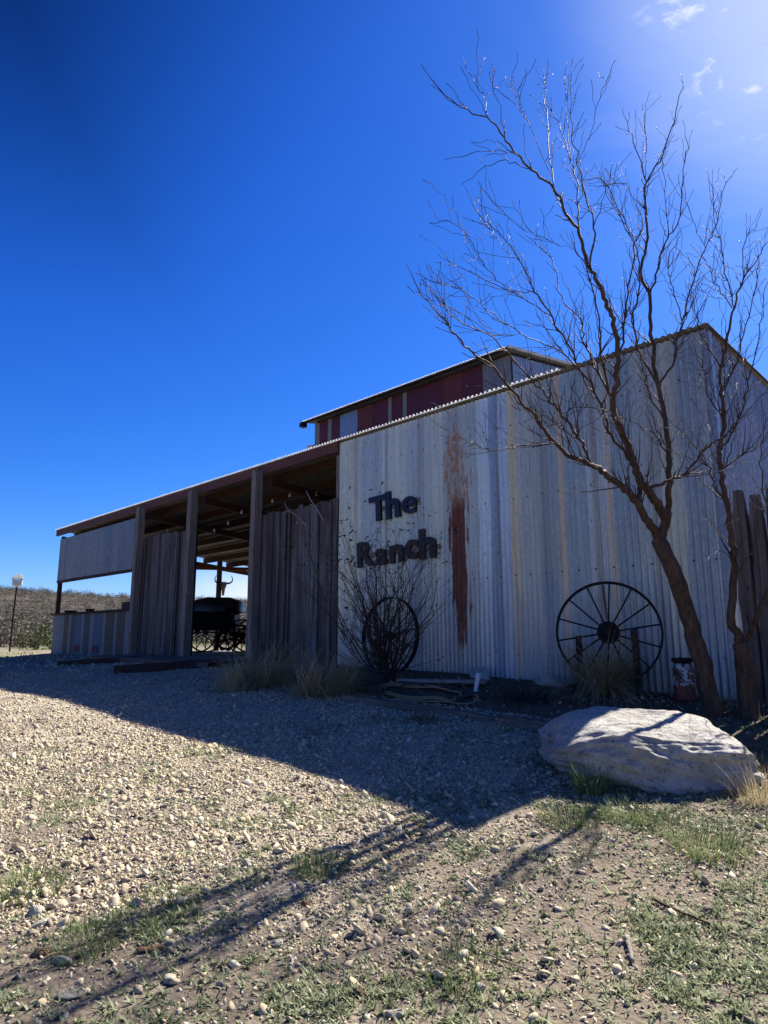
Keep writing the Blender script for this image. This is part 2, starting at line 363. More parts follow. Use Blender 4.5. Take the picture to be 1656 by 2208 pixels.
def groundm():
    t = NT('caliche_ground'); o = t.tc.outputs['Object']
    n = t.noise(t.map(), 2.2, 8, .65); f = t.noise(t.map(), 45, 6, .75); v = t.voro(t.map(), 55); v2 = t.voro(t.map(), 24)
    c = t.mix(t.ramp(n, [(.35, 0), (.62, 1)]), (.29,.25,.20), (.44,.395,.32))
    c = t.mix(t.m('MULTIPLY', t.ramp(f, [(.35, 1), (.55, 0)]), .8), c, (.26,.20,.14))
    c = t.mix(t.m('MULTIPLY', t.ramp(v, [(.15, 1), (.3, 0)]), .7), c, (.58,.52,.42))
    # darker leaf-littered soil in the planting bed and round the boulder
    s = t.sep(); vv = t.m('ADD', t.m('MULTIPLY', s[0], EY.x), t.m('MULTIPLY', s[1], EY.y)); ww = t.m('SUBTRACT', 0, t.m('ADD', t.m('MULTIPLY', s[0], EX.x), t.m('MULTIPLY', s[1], EX.y)))
    nz = t.m('MULTIPLY', t.m('SUBTRACT', n, .5), 1.2)
    bed = t.m('MULTIPLY', t.ramp(t.m('ADD', t.m('DIVIDE', vv, 10), t.m('MULTIPLY', nz, .1)), [(.47, 0), (.54, 1), (.70, 1), (.71, 0)]), t.ramp(t.m('DIVIDE', ww, 10), [(.74, 1), (.82, 0)]))
    c = t.mix(t.m('MULTIPLY', bed, .85), c, t.mix(f, (.05,.036,.025), (.14,.10,.07)))
    # pinkish bare dirt to the right of the drive
    dirt = t.m('MAXIMUM', t.ramp(t.m('ADD', t.m('DIVIDE', ww, 4), nz), [(.50, 1), (.85, 0)]), t.ramp(t.m('ADD', t.m('DIVIDE', vv, 4), nz), [(.40, 1), (.66, 0)]))
    c = t.mix(t.m('MULTIPLY', dirt, .85), c, t.mix(f, (.10,.078,.06), (.23,.188,.152)))
    # far scrub land
    ln = t.n('ShaderNodeVectorMath', operation='LENGTH'); t.put(ln.inputs[0], o); r_ = t.m('DIVIDE', ln.outputs['Value'], 100)
    fn = t.noise(t.map((.12,.12,.12)), 1, 8, .7)
    far = t.mix(t.ramp(fn, [(.46, 0), (.72, 1)]), (.045,.040,.033), (.125,.108,.088))
    c = t.mix(t.ramp(r_, [(.14, 0), (.24, .4), (.34, .6), (.40, 1)]), c, far)
    gm = t.ramp(t.noise(t.map((.5,.5,.5)), 1, 5, .6), [(.48, 0), (.56, 1)])
    c = t.mix(t.m('MULTIPLY', t.m('MULTIPLY', gm, t.ramp(r_, [(.17, 0), (.2, 1), (.5, 1), (.6, 0)])), .6), c, (.15,.17,.06))
    return t.done(c, .95, 0, t.bump(t.m('ADD', f, t.m('MULTIPLY', v, -1.2)), .7, .007), .1)
M['ground'] = groundm()
M['concrete'] = simple('dusty_concrete', (.15,.13,.11), .9, 0, .25, 8)
M['black'] = simple('black_leather', (.006,.006,.007), .6, 0, .3, 12, spec=.2)
M['tarp'] = simple('grey_black_canvas_hood', (.03,.03,.032), .4, 0, .4, 10, .6, .5)
M['white'] = simple('white_painted_metal', (.62,.61,.58), .5, 0, .12, 10)
M['bone'] = simple('weathered_bone', (.20,.17,.14), .8, 0, .3, 14)
M['horn'] = simple('dark_horn', (.035,.028,.022), .5, 0, .3, 14)
M['hose_tan'] = simple('tan_rubber_hose', (.30,.22,.12), .55)
M['hose_dark'] = simple('dark_rubber_hose', (.03,.03,.035), .5)
M['pvc'] = simple('white_plastic_pipe', (.72,.72,.70), .4, 0, .08)
def canm(name, col):
    t = NT(name); n = t.noise(t.map(), 16, 6, .7); c = t.mix(t.ramp(n, [(.44, 0), (.52, 1)]), col, (.10,.045,.03)); return t.done(c, .5, .1, t.bump(n, .3, .004))
M['can_white'] = canm('scuffed_white_can_paint', (.52,.56,.60))
M['can_red'] = canm('faded_red_can_paint', (.22,.02,.018))
M['glass_dark'] = simple('dark_glass', (.02,.02,.025), .1, 0, .1)
M['bulb'] = simple('clear_bulb_glass', (.65,.62,.55), .15, 0, .1)
M['redmark'] = simple('faded_red_paint', (.15,.015,.02), .7)
def glintm():  # translucent white for the added eave beads that imitate sun glints
    t = NT('pale_eave_glint'); t.done((.85,.86,.86), .35)
    tl = t.n('ShaderNodeBsdfTranslucent'); tl.inputs[0].default_value = (.95,.96,.97,1); mx = t.n('ShaderNodeMixShader'); mx.inputs[0].default_value = .65
    t.t.links.new(t.b.outputs[0], mx.inputs[1]); t.t.links.new(tl.outputs[0], mx.inputs[2]); t.t.links.new(mx.outputs[0], t.out.inputs[0])
    return t.mat
M['glint'] = glintm()
# ---------------------------------------------------------------- ground sheet
def make_ground():
    rr = np.concatenate([np.linspace(.02, 1.2, 6), np.geomspace(1.3, 14, 260), np.geomspace(14.4, 1600, 120)])
    fa = np.radians(np.linspace(-38, 40, 420)); ra = np.radians(np.linspace(40, 322, 90)[1:-1])
    aa = np.concatenate([fa, ra]); na = len(aa)
    RR, AA = np.meshgrid(rr, aa, indexing='ij')
    X = RR*np.sin(AA); Y = RR*np.cos(AA); Z = ground(X, Y)
    V = np.stack([X, Y, Z], -1).reshape(-1, 3)
    i = np.arange(len(rr)-1)[:, None]*na; j = np.arange(na)[None]; k = (j+1) % na
    Fq = np.stack([i+j, i+na+j, i+na+k, i+k], -1).reshape(-1, 4)
    Fq = Fq[:, ::-1]
    V = np.vstack([V])
    o = np_mesh('ground', V, Fq, M['ground'], smooth=True); tag(o, kind='structure')
make_ground()
# ---------------------------------------------------------------- gravel
PHI = (1+5**.5)/2
ICO = np.array([(-1,PHI,0),(1,PHI,0),(-1,-PHI,0),(1,-PHI,0),(0,-1,PHI),(0,1,PHI),(0,-1,-PHI),(0,1,-PHI),(PHI,0,-1),(PHI,0,1),(-PHI,0,-1),(-PHI,0,1)])/1.9
ICF = np.array([(0,11,5),(0,5,1),(0,1,7),(0,7,10),(0,10,11),(1,5,9),(5,11,4),(11,10,2),(10,7,6),(7,1,8),(3,9,4),(3,4,2),(3,2,6),(3,6,8),(3,8,9),(4,9,5),(2,4,11),(6,2,10),(8,6,7),(9,8,1)])
def gravel_density(x, y):
    v = x*EY.x+y*EY.y; w = -(x*EX.x+y*EX.y)
    d = .26+.74*sstep((w-1.2+2*(fbm(x*.8, y*.8, 3)-.47))/2.2)     # gravel drive to the left
    d = d*np.where(v > 5.3, np.where(w < 8.2, .05, 1), 1)
    d = d*(.62+.38*sstep((v-.9+2*(fbm(x, y, 3)-.47))/1.2))
    d = d*(.15+1.7*fbm(x*1.7+9, y*1.7, 3))*np.where(fbm(x*4, y*4+3, 3) < .40, .45, 1)
    return d
def make_gravel():
    Vs = []; Fs = []; Cs = []; base = 0
    # (count, r range, size range)
    for n, r0, r1, s0, s1 in ((260000, 1.6, 6.2, .0028, .010), (13000, 1.9, 6.2, .008, .024), (135000, 5.5, 14, .005, .015), (7000, 5.5, 14, .012, .028), (12000, 13, 24, .014, .04)):
        az = np.radians(RNG.uniform(-41, 41, n)); r = np.sqrt(RNG.uniform(r0**2, r1**2, n))
        if r1 > 10: r = r0*(r1/r0)**RNG.random(n)
        x = r*np.sin(az); y = r*np.cos(az)
        v = x*EY.x+y*EY.y; w = -(x*EX.x+y*EX.y)
        keep = (RNG.random(n) < gravel_density(x, y)) & (v < V0-.02)
        x = x[keep]; y = y[keep]; n = len(x)
        s = s0*(s1/s0)**(RNG.random(n)**1.5)
        sc = s[:, None]*RNG.uniform(.65, 1.35, (n, 3)); sc[:, 2] *= .58
        th = RNG.uniform(0, 6.28, n); c, q = np.cos(th), np.sin(th)
        P = ICO[None]*(1+RNG.uniform(-.42, .35, (n, 12, 1)))
        P = P*sc[:, None]
        tilt = RNG.normal(0, .45, (n, 2)); P[:, :, 2] += P[:, :, 0]*tilt[:, :1]+P[:, :, 1]*tilt[:, 1:]
        X = P[:, :, 0]*c[:, None]-P[:, :, 1]*q[:, None]; Y = P[:, :, 0]*q[:, None]+P[:, :, 1]*c[:, None]
        z = ground(x, y)
        V = np.stack([X+x[:, None], Y+y[:, None], P[:, :, 2]+(z+s*.25)[:, None]], -1).reshape(-1, 3)
        Fq = (ICF[None]+(np.arange(n)*12)[:, None, None]).reshape(-1, 3)+base
        Vs.append(V); Fs.append(Fq); Cs.append(np.repeat(RNG.random(n), 12)); base += len(V)
    o = np_mesh('gravel', np.vstack(Vs), np.vstack(Fs), M['pebble'], np.concatenate(Cs))
    tag(o, 'loose cream and tan limestone gravel covering the drive and dirt', 'gravel', kind='stuff')
make_gravel()
# ---------------------------------------------------------------- blades and weeds (numpy)
def blades(x, y, z, L, wd, lean_az, lean, curve, seg=4):
    """curved tapering ribbons; arrays per blade"""
    n = len(x); t = np.linspace(0, 1, seg+1)
    out = []
    dx, dy = np.cos(lean_az), np.sin(lean_az)
    px, py = -dy, dx
    for k, tt in enumerate(t):
        ang = lean+curve*tt
        hor = L*tt*np.sin(np.clip(lean+curve*tt*.5, 0, 2.6)); ver = L*tt*np.cos(np.clip(lean+curve*tt*.5, 0, 2.6))
        w = wd*(1-tt*.92)
        for s in (-1, 1): out.append(np.stack([x+dx*hor+px*w*s, y+dy*hor+py*w*s, z+ver], -1))
    V = np.stack(out, 1).reshape(-1, 3); m = 2*(seg+1)
    f = np.array([[2*k, 2*k+1, 2*k+3, 2*k+2] for k in range(seg)])
    Fq = (f[None]+(np.arange(n)*m)[:, None, None]).reshape(-1, 4)
    return V, Fq, m
def weed_mask(x, y):
    v = x*EY.x+y*EY.y; w = -(x*EX.x+y*EX.y)
    d = np.maximum(sstep((2.9-w)/2.2)*.95, sstep((2.3-v)/2.2)*.38)+.04*sstep((6-w)/2)
    patch = sstep((fbm(x*1.5+5, y*1.5+2, 4)-.43)/.10)
    patch2 = sstep((fbm(x*5+1, y*5+7, 3)-.44)/.1)
    return np.clip(d*(.22+.78*patch)*(.35+.65*patch2)+.14*patch*patch2, 0, 1)*np.where(v > 5.2, .3, 1)
def make_weeds():
    n = 205000
    az = np.radians(RNG.uniform(-39, 41, n)); r = np.sqrt(RNG.uniform(1.7**2, 6.6**2, n))
    x = r*np.sin(az); y = r*np.cos(az)
    keep = RNG.random(n) < weed_mask(x, y); x, y = x[keep], y[keep]; n = len(x)
    k = 6; s = RNG.uniform(.4, 1.0, n)
    X = np.repeat(x, k)+RNG.normal(0, .006, n*k); Y = np.repeat(y, k)+RNG.normal(0, .006, n*k); Z = ground(X, Y)+.001
    S = np.repeat(s, k)*RNG.uniform(.6, 1.3, n*k)
    V, Fq, m = blades(X, Y, Z, .034*S, .0046*S, RNG.uniform(0, 6.28, n*k), RNG.uniform(.55, 1.25, n*k), RNG.uniform(0, .7, n*k), 2)
    o = np_mesh('ground_weeds', V, Fq, M['green_weed'], np.repeat(np.repeat(RNG.random(n), k)*.7+RNG.random(n*k)*.3, m))
    tag(o, 'low green and grey weeds creeping over the bare dirt', 'weeds', kind='stuff')
    # scattered grass and straw
    n = 60000
    az = np.radians(RNG.uniform(-39, 41, n)); r = np.sqrt(RNG.uniform(1.7**2, 7.6**2, n))
    x = r*np.sin(az); y = r*np.cos(az); keep = RNG.random(n) < weed_mask(x, y)*.9+.02; x, y = x[keep], y[keep]; n = len(x)
    L = RNG.uniform(.015, .055, n)
    V, Fq, m = blades(x, y, ground(x, y), L, RNG.uniform(.0008, .0018, n), RNG.uniform(0, 6.28, n), RNG.uniform(.2, 1.5, n), RNG.uniform(-.2, .6, n), 3)
    o = np_mesh('ground_straw', V, Fq, M['dry_grass'], np.repeat(RNG.random(n), m))
    tag(o, 'thin dry straw and dead grass scattered over the dirt', 'dry grass', kind='stuff')
    # leaf litter in the bed
    n = 5000
    lx = RNG.uniform(-6.5, 1.5, n); ly = -RNG.uniform(.02, 1.9, n)**1.0
    X = C0.x+EX.x*lx+EY.x*ly; Y = C0.y+EX.y*lx+EY.y*ly
    V, Fq, m = blades(X, Y, ground(X, Y)+.004, RNG.uniform(.02, .06, n), RNG.uniform(.002, .007, n), RNG.uniform(0, 6.28, n), RNG.uniform(.8, 1.6, n), RNG.uniform(-.3, .3, n), 2)
    o = np_mesh('leaf_litter', V, Fq, M['dead_leaf'], np.repeat(RNG.random(n), m))
    tag(o, 'brown leaf litter along the foot of the tin wall', 'leaf litter', kind='stuff')
make_weeds()
def tuft(px, py, n, L0, L1, spread, lean, curve, mat, name, label, cat, group=None, wd=.003, bias=None, offs=None):
    p = on_ground(px, py) if offs is None else offs
    a = RNG.uniform(0, 6.28, n); rr = spread*np.sqrt(RNG.random(n))
    x = p.x+rr*np.cos(a); y = p.y+rr*np.sin(a); z = ground(x, y)-.01
    la = a+RNG.normal(0, .5, n)
    if bias is not None: la = np.where(RNG.random(n) < bias[1], bias[0]+RNG.normal(0, .35, n), la)
    V, Fq, m = blades(x-p.x, y-p.y, z-p.z, RNG.uniform(L0, L1, n), RNG.uniform(.5, 1, n)*wd, la, np.abs(RNG.normal(0, lean, n)), RNG.uniform(curve*.3, curve, n), 6)
    o = np_mesh(name, V, Fq, mat, np.repeat(RNG.random(n), m)); o.location = p
    return tag(o, label, cat, group)
AZL = math.atan2(EX.y, EX.x)
G1 = 'dry grass clumps along the barn'
tuft(560, 1478, 1200, .25, .78, .40, 1.0, 1.8, M['dry_grass'], 'grass_clump', 'straw coloured grass clump at the foot of the barn post, left of the other clump', 'grass clump', G1, bias=(AZL, .5), wd=.008)
tuft(700, 1495, 1100, .25, .72, .34, 1.0, 1.8, M['dry_grass'], 'grass_clump', 'straw coloured grass clump leaning right below the second plank wall, beside the bare shrub', 'grass clump', G1, bias=(AZL, .6), wd=.008)
tuft(1303, 1500, 1200, .42, .85, .15, .65, 2.6, M['dry_grass'], 'grass_clump', 'drooping dry grass clump in front of the big iron wheel', 'grass clump', G1, wd=.008)
tuft(505, 1490, 500, .15, .45, .2, .6, 1.2, M['dry_grass'], 'grass_clump', 'low dark grass clump at the left end of the planting bed', 'grass clump', G1)
G2 = 'green grass tufts on the dirt'
tuft(1360, 1760, 380, .04, .11, .16, .6, 1.0, M['green_grass'], 'green_tuft', 'green tuft directly below the middle of the boulder', 'grass tuft', G2)
tuft(1450, 1790, 300, .03, .09, .14, .6, 1.0, M['green_grass'], 'green_tuft', 'small green tuft below the right half of the boulder', 'grass tuft', G2)
tuft(1272, 1712, 200, .09, .24, .09, .45, 1.0, M['green_grass'], 'green_tuft', 'bright green grass tuft just below the left part of the boulder', 'grass tuft', G2)
tuft(1230, 1775, 320, .05, .12, .16, .5, 1.0, M['green_grass'], 'green_tuft', 'low green tuft where the trunk shadows start, below the boulder', 'grass tuft', G2)
tuft(1530, 1835, 420, .05, .13, .18, .5, 1.0, M['green_grass'], 'green_tuft', 'broad green tuft on the dirt right of the boulder shadow', 'grass tuft', G2)
tuft(60, 1920, 420, .04, .10, .16, .6, .9, M['green_grass'], 'green_tuft', 'green tuft at the left edge just above the pair of stacked stones', 'grass tuft', G2)
tuft(190, 2040, 340, .04, .09, .13, .6, .9, M['green_grass'], 'green_tuft', 'green tuft above the long flat pale stone at lower left', 'grass tuft', G2)
tuft(330, 1978, 340, .03, .08, .15, .7, .9, M['green_grass'], 'green_tuft', 'dark green tuft below the upright white triangular stone', 'grass tuft', G2)
tuft(690, 1880, 380, .03, .10, .13, .6, .9, M['green_grass'], 'green_tuft', 'dark green tuft crossed by the middle trunk shadow', 'grass tuft', G2)
tuft(1015, 2110, 300, .03, .10, .15, .6, .9, M['green_grass'], 'green_tuft', 'green tuft behind the tan stone near the bottom edge', 'grass tuft', G2)
# ---------------------------------------------------------------- corrugated sheet builder
def corr(name, a0, a1, fn, lt, mat, parent, pitch=.07, amp=.009, per=8, sheet=None, thick=0):
    """fn(a, t, disp) -> xyz; t in 0..1 along the flutes"""
    n = int((a1-a0)/pitch*per)+1; A = np.linspace(a0, a1, n); T = np.array(lt)
    D = amp*np.cos(2*np.pi*A/pitch)
    if sheet: D = D+.0028*(np.floor(A/sheet) % 2)
    V = np.array([fn(a, t, d) for t in T for a, d in zip(A, D)])
    i = np.arange(len(T)-1)[:, None]*n; j = np.arange(n-1)[None]
    Fq = np.stack([i+j, i+j+1, i+n+j+1, i+n+j], -1).reshape(-1, 4)
    o = np_mesh(name, V, Fq, mat, smooth=True, parent=parent)
    if thick:
        s = o.modifiers.new('s', 'SOLIDIFY'); s.thickness = thick
    return o
EAVE = 3.73; SLOPE = .085
barn = empty('open_front_barn', (C0.x, C0.y, ZB), math.atan2(EX.y, EX.x), 'long shed of stained corrugated tin with plank walls, open doorway and open counter', 'barn')
LX = lambda px, py=1300: on_wall(px, py)[0]
xW = LX(731, 1200); xL = LX(120, 1300)
# right tin wall
def gl(lx, ly): p = loc2w(lx, ly, 0); return gz(p.x, p.y)-ZB
wallbot = lambda a: gl(a, 0)-.06
BOT = {}
def wf(a, t, d):
    k = round(a, 1)
    if k not in BOT: BOT[k] = wallbot(k)
    z = BOT[k]*(1-t)+(EAVE-.02)*t+(.035*math.sin(math.floor(a/.66)*2.7) if t == 0 else 0)
    dn = .016*(mn.noise(Vector((a*1.3, z*.9, 3)))+.5*mn.noise(Vector((a*4, z*2.4, 9))))*(1-abs(2*t-1)**6)
    return (a+.006*mn.noise(Vector((a*.7, z*1.2, 5))), -d-abs(dn)*.6+dn*.3, z)
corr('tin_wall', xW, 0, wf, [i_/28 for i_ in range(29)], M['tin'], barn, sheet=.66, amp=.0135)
corr('side_wall', 0, 7.0, lambda a, t, d: (-.012+d, a, (-.5)*(1-t)+(EAVE-.03-SLOPE*a)*t), [0, .5, 1], M['tin_side'], barn, sheet=.7)
b = MB(); b.box(xW-.02, -.05, 7.0, 7.03, -.3, EAVE-SLOPE*7-.05); b.box(xW-.02, xW+.01, .03, 6.98, -.3, EAVE-SLOPE*7-.05)
b.build('inner_wall', M['plank'], barn)
b = MB(); b.box(-.05, .03, -.022, .05, -.45, EAVE-.06); b.build('corner_trim', M['tin_side'], barn)
# roof
U2L, U2R, U2Y = -10.35, -4.5, 3.03
def rf(a, t, d):
    yb = U2Y if U2L < a < U2R else 7.15
    y = -.06+t*(yb+.06)
    return (a, y, EAVE+.012-SLOPE*y+d)
roof = corr('roof', xL-.32, .04, rf, [0, .2, .45, .7, 1], M['roof'], barn, thick=.0012)
b = MB()
x = math.ceil((xL-.3)/.07)*.07
i = 0
while x < LX(1215, 800):
    r_ = .020*random.uniform(.85, 1.1)
    b.lathe([(r_*.3, -.008), (r_*.85, -.004), (r_, 0), (r_*.85, .004), (r_*.3, .008)], 8, M=Matrix.Translation((x, -.072, EAVE+.018)) @ Matrix.Rotation(R(90), 4, 'X'))
    x += .07
b.box(xL-.3, LX(1215, 800), -.066, -.062, EAVE+.006, EAVE+.012); b.build('eave_glint_strip', M['glint'], roof)  # added beads, set proud of the sheet ends to show as sunlit dots
for k, y in enumerate([.45, 1.25, 2.05, 2.9, 3.75, 4.6, 5.45, 6.3, 6.95]):
    segs = [(xL-.25, -.05)] if y < U2Y-.1 else [(xL-.25, U2L-.02), (U2R+.02, -.05)]
    for (p, q) in segs:
        b = MB(); b.bar((p, y, EAVE-.10-SLOPE*y), (q, y, EAVE-.10-SLOPE*y), .05, .17); b.build('purlin', M['dark_steel'], roof)
for xx in (xL+.1, LX(303), LX(422), LX(566), xW-.1):
    b = MB(); y1 = 6.9
    if U2L < xx < U2R: y1 = 2.98
    b.bar((xx, .08, EAVE-.30), (xx, y1, EAVE-.30-SLOPE*y1), .08, .14); b.build('rafter', M['dark_steel'], roof)
b = MB(); b.bar((xL-.27, -.03, EAVE-.085), (xW-.01, -.03, EAVE-.085), .045, .165); b.build('fascia_beam', M['rust_steel'], barn)
# upper tin strip panel over the counter, lower counter front
def strip_panel(name, quad, bands, y, mats):
    """quad: (x0,zb0,zt0),(x1,zb1,zt1)"""
    (x0, b0, t0), (x1, b1, t1) = quad; mb = MB(); f = 0
    for w, mi in bands:
        g = min(1, f+w); xa = x0+(x1-x0)*f; xb = x0+(x1-x0)*g
        za, zb = b0+(b1-b0)*f, b0+(b1-b0)*g; ta, tb = t0+(t1-t0)*f, t0+(t1-t0)*g
        dy = random.uniform(0, .006)
        mb.add([(xa, y-dy, za), (xb, y-dy, zb), (xb, y-dy, tb), (xa, y-dy, ta), (xa, y+.02, za), (xb, y+.02, zb), (xb, y+.02, tb), (xa, y+.02, ta)],
               [(0,1,2,3), (7,6,5,4), (0,4,5,1), (1,5,6,2), (2,6,7,3), (3,7,4,0)], mi, random.random()); f = g
    return mb.build(name, mats, barn)
x1 = LX(303, 1200)
q0 = (xL, on_wall(122, 1253)[1], on_wall(133, 1163)[1]); q1 = (x1, on_wall(300, 1224)[1], on_wall(305, 1114)[1])
strip_panel('upper_panel', (q0, q1), [(.1, 0), (.12, 0), (.1, 0), (.13, 0), (.1, 0), (.13, 0), (.12, 0), (.1, 0), (.1, 0)], -.01, [M['tin_grey']])
c0 = (xL, gl(xL, 0)-.05, on_wall(115, 1327)[1]); c1 = (LX(295), gl(LX(295), 0)-.05, on_wall(297, 1316)[1])
M['c_blue'] = simple('faded_blue_board', (.06,.10,.16), .65, .1, .35, 9); M['c_brown'] = simple('brown_stained_board', (.09,.06,.042), .7, 0, .35, 9)
M['c_grey'] = simple('grey_board', (.15,.17,.19), .6, .1, .25, 9); M['c_dark'] = simple('dark_olive_board', (.06,.07,.07), .7, 0, .3, 9)
strip_panel('counter_front', (c0, c1), [(.12, 2), (.035, 2), (.07, 1), (.03, 2), (.06, 3), (.08, 0), (.03, 2), (.08, 3), (.04, 2), (.11, 0), (.03, 2), (.1, 1), (.025, 2), (.09, 1), (.04, 2), (.06, 0), (.04, 2), (.1, 0)], -.01,
            [M['c_blue'], M['c_brown'], M['c_grey'], M['c_dark']])
for (px, py) in ((167, 1400), (206, 1402)):
    b = MB(); a_, z_ = on_wall(px, py); b.box(a_-.16, a_+.16, -.022, -.018, z_-.06, z_+.10)
    b.build('red_mark', M['redmark'], barn)
b = MB(); z = (c0[2]+c1[2])/2; b.bar((xL-.05, .08, c0[2]+.02), (c1[0]+.05, .08, c1[2]+.02), .36, .045, up=Vector((0,0,1))); b.build('counter_top', M['dark_timber'], barn)
b = MB(); b.bar((xL-.02, 0.02, q0[1]-.03), (x1, .02, q1[1]-.03), .07, .07); b.build('opening_header', M['dark_timber'], barn)
# posts
def post(x, top, w=.16, y=-.10, d=.16, mat='post', name='post', lean=0, zb=None):
    mb = MB(); zb = (gl(x, y)-.05) if zb is None else zb; n = 9
    for i in range(n+1):
        t = i/n; z = zb+(top-zb)*t; ww = w/2*random.uniform(.94, 1.04); dd = d/2*random.uniform(.95, 1.03); cx = x+lean*t+random.uniform(-.006, .006)
        mb.v += [(cx-ww, y-dd, z), (cx+ww, y-dd, z), (cx+ww, y+dd, z), (cx-ww, y+dd, z)]; mb.c += [.75]*4
    for i in range(n):
        for k in range(4): mb.f.append((i*4+k, i*4+(k+1) % 4, i*4+4+(k+1) % 4, i*4+4+k)); mb.m.append(0)
    mb.f += [(3,2,1,0), tuple(n*4+k for k in range(4))]; mb.m += [0, 0]
    return mb.build(name, M[mat], barn, bevel=.008)
post(LX(305, 1250), on_wall(310, 1098)[1], .165, -.12)
post(LX(419, 1250), on_wall(424, 1062)[1], .155, -.12)
post(LX(560, 1250), on_wall(566, 1018)[1], .14, -.12)
post(xL+.03, EAVE-.2, .10, .06, .10, 'dark_timber', 'corner_post')
post(LX(297, 1300)-.03, q1[1], .07, .03, .08, 'dark_timber', 'opening_jamb')
post(xW-.06, EAVE-.2, .09, .06, .1)
for yy in (3.4, 6.8): post(xL+.03, EAVE-.35-SLOPE*yy, .11, yy, .11, 'dark_timber', 'corner_post')
# plank walls
def planks(name, xa, xb, pxa, pxb, seed):
    rs = random.Random(seed); mb = MB(); x = xa
    while x < xb-.04:
        w = rs.choice([.07, .12, .15, .18, .2, .22]); w = min(w, xb-x)
        t = (x-xa)/(xb-xa); top = pxa+(pxb-pxa)*t+rs.uniform(-.035, .03); y = rs.uniform(-.03, .0)
        bot = gl(x, 0)-.03; c = rs.uniform(.1, 1); sl = rs.uniform(-.004, .004)
        n = 5
        for k in range(n):
            za = bot+(top-bot)*k/n; zb = bot+(top-bot)*(k+1)/n
        mb.add([(x+.004, y, bot), (x+w-.006, y, bot), (x+w-.006+sl, y, top+rs.uniform(-.01, .01)), (x+.004+sl, y, top),
                (x+.004, y+.025, bot), (x+w-.006, y+.025, bot), (x+w-.006+sl, y+.025, top), (x+.004+sl, y+.025, top)],
               [(0,1,2,3), (7,6,5,4), (0,4,5,1), (1,5,6,2), (2,6,7,3), (3,7,4,0)], 0, c)
        if rs.random() < .35: mb.box(x-.022, x+.022, y-.035, y-.012, bot, top-.02, 0, rs.uniform(.2, .9))
        x += w
    mb.box(xa, xb, .03, .07, pxb-.6, pxb-.5); mb.box(xa, xb, .03, .07, .55, .65)
    mb.box(xa+.01, xb-.01, .075, .085, gl(xa, 0), min(pxa, pxb)-.1, 0, .0)
    return mb.build(name, M['plank'], barn)
planks('plank_wall', LX(297, 1300), LX(412, 1300), on_wall(320, 1158)[1], on_wall(412, 1143)[1], 3)
planks('plank_wall', LX(559, 1300), xW-.01, on_wall(575, 1108)[1], on_wall(728, 1077)[1], 5)
b = MB(); b.box(xL-.3, U2L-.05, .1, 7.1, -.3, gl(xL, 0)+.03); fl = b.build('floor', M['concrete'], barn); FLZ = gl(xL, 0)+.03
# diagonal brace
pa = on_wall(530, 1180, 4.9)
b = MB(); b.bar((xL+.12, 4.0, EAVE-.45-SLOPE*4), (xL+1.6, 5.6, EAVE-.35-SLOPE*5.6), .06, .1); b.build('brace', M['rust_steel'], barn)
# ---------------------------------------------------------------- upper building behind
US = .135; UE = on_wall(900, 831, U2Y)[1]
up = empty('tall_shed', loc2w(U2R, U2Y, 0), math.atan2(EX.y, EX.x), 'taller tin shed with dark red wall panels rising behind the long shed roof', 'shed')
WU = U2R-U2L
uz = UE-.05
bands = [(680, 690, 'tan_tin'), (690, 708, 'red_tin'), (708, 716, 'tan_tin'), (716, 734, 'red_tin'), (734, 771, 'blue_tin'), (771, 803, 'red_tin_rust'), (803, 837, 'red_tin'), (837, 845, 'tan_tin'), (845, 869, 'red_tin'), (869, 877, 'tan_tin'), (877, 912, 'red_tin'), (912, 955, 'red_tin'), (955, 997, 'red_tin_rust'), (997, 1040, 'red_tin'), (1040, 1114, 'tin_grey')]
LXU = lambda px: on_wall(px, 880-(px-680)*.25, U2Y)[0]-U2R
for i, (a_, b_, mm) in enumerate(bands):
    a0, a1 = LXU(a_), LXU(b_)-.006
    if i == len(bands)-1: a1 = 0
    corr('wall_panel', a0, a1, lambda a, t, d, k=i: (a, -d*.6-.003*(k % 2), 2.6+(uz-2.6)*t), [0, 1], M[mm], up, amp=.007)
uL = LXU(680)
b = MB(); b.box(uL+.01, -.02, .03, .05, -.2, uz-.02); b.box(uL, uL+.03, .055, 5.95, -.2, uz+.1); b.build('inner_wall', M['plank'], up)
corr('side_wall', .06, 6.0, lambda a, t, d: (-.01+d, a, 2.0*(1-t)+(uz+US*a)*t), [0, 1], M['blue_tin'], up)
corr('left_side_wall', .06, 6.0, lambda a, t, d: (uL-d, a, -.2*(1-t)+(uz+US*a)*t), [0, 1], M['tin_grey'], up)
b = MB(); b.box(uL, 0, 5.97, 6, -.2, uz+.7); b.build('back_wall', M['tin_grey'], up)
r2 = corr('roof', uL-.26, .10, lambda a, t, d: (a, -.22+t*6.5, UE+.01+US*(-.0+t*6.5)+d), [0, .5, 1], M['roof'], up, thick=.0012)
b = MB(); x = math.ceil((uL-.24)/.07)*.07
while x < .05:
    b.lathe([(.004, -.008), (.011, -.004), (.012, 0), (.011, .004), (.004, .008)], 8, M=Matrix.Translation((x, -.232, UE+.018)) @ Matrix.Rotation(R(90), 4, 'X')); x += .07
b.box(uL-.24, .05, -.226, -.222, UE+.008, UE+.014); b.build('eave_glint_strip', M['glint'], r2)  # same added glint beads along the upper eave
b = MB(); b.bar((.11, -.22, UE+.01), (.11, 6.3, UE+.01+US*6.5), .03, .045); b.build('edge_trim', M['white'], up)
b = MB(); b.bar((uL-.24, -.17, UE-.02), (-.0, -.17, UE-.02), .03, .03); b.build('fascia', M['dark_iron'], up)
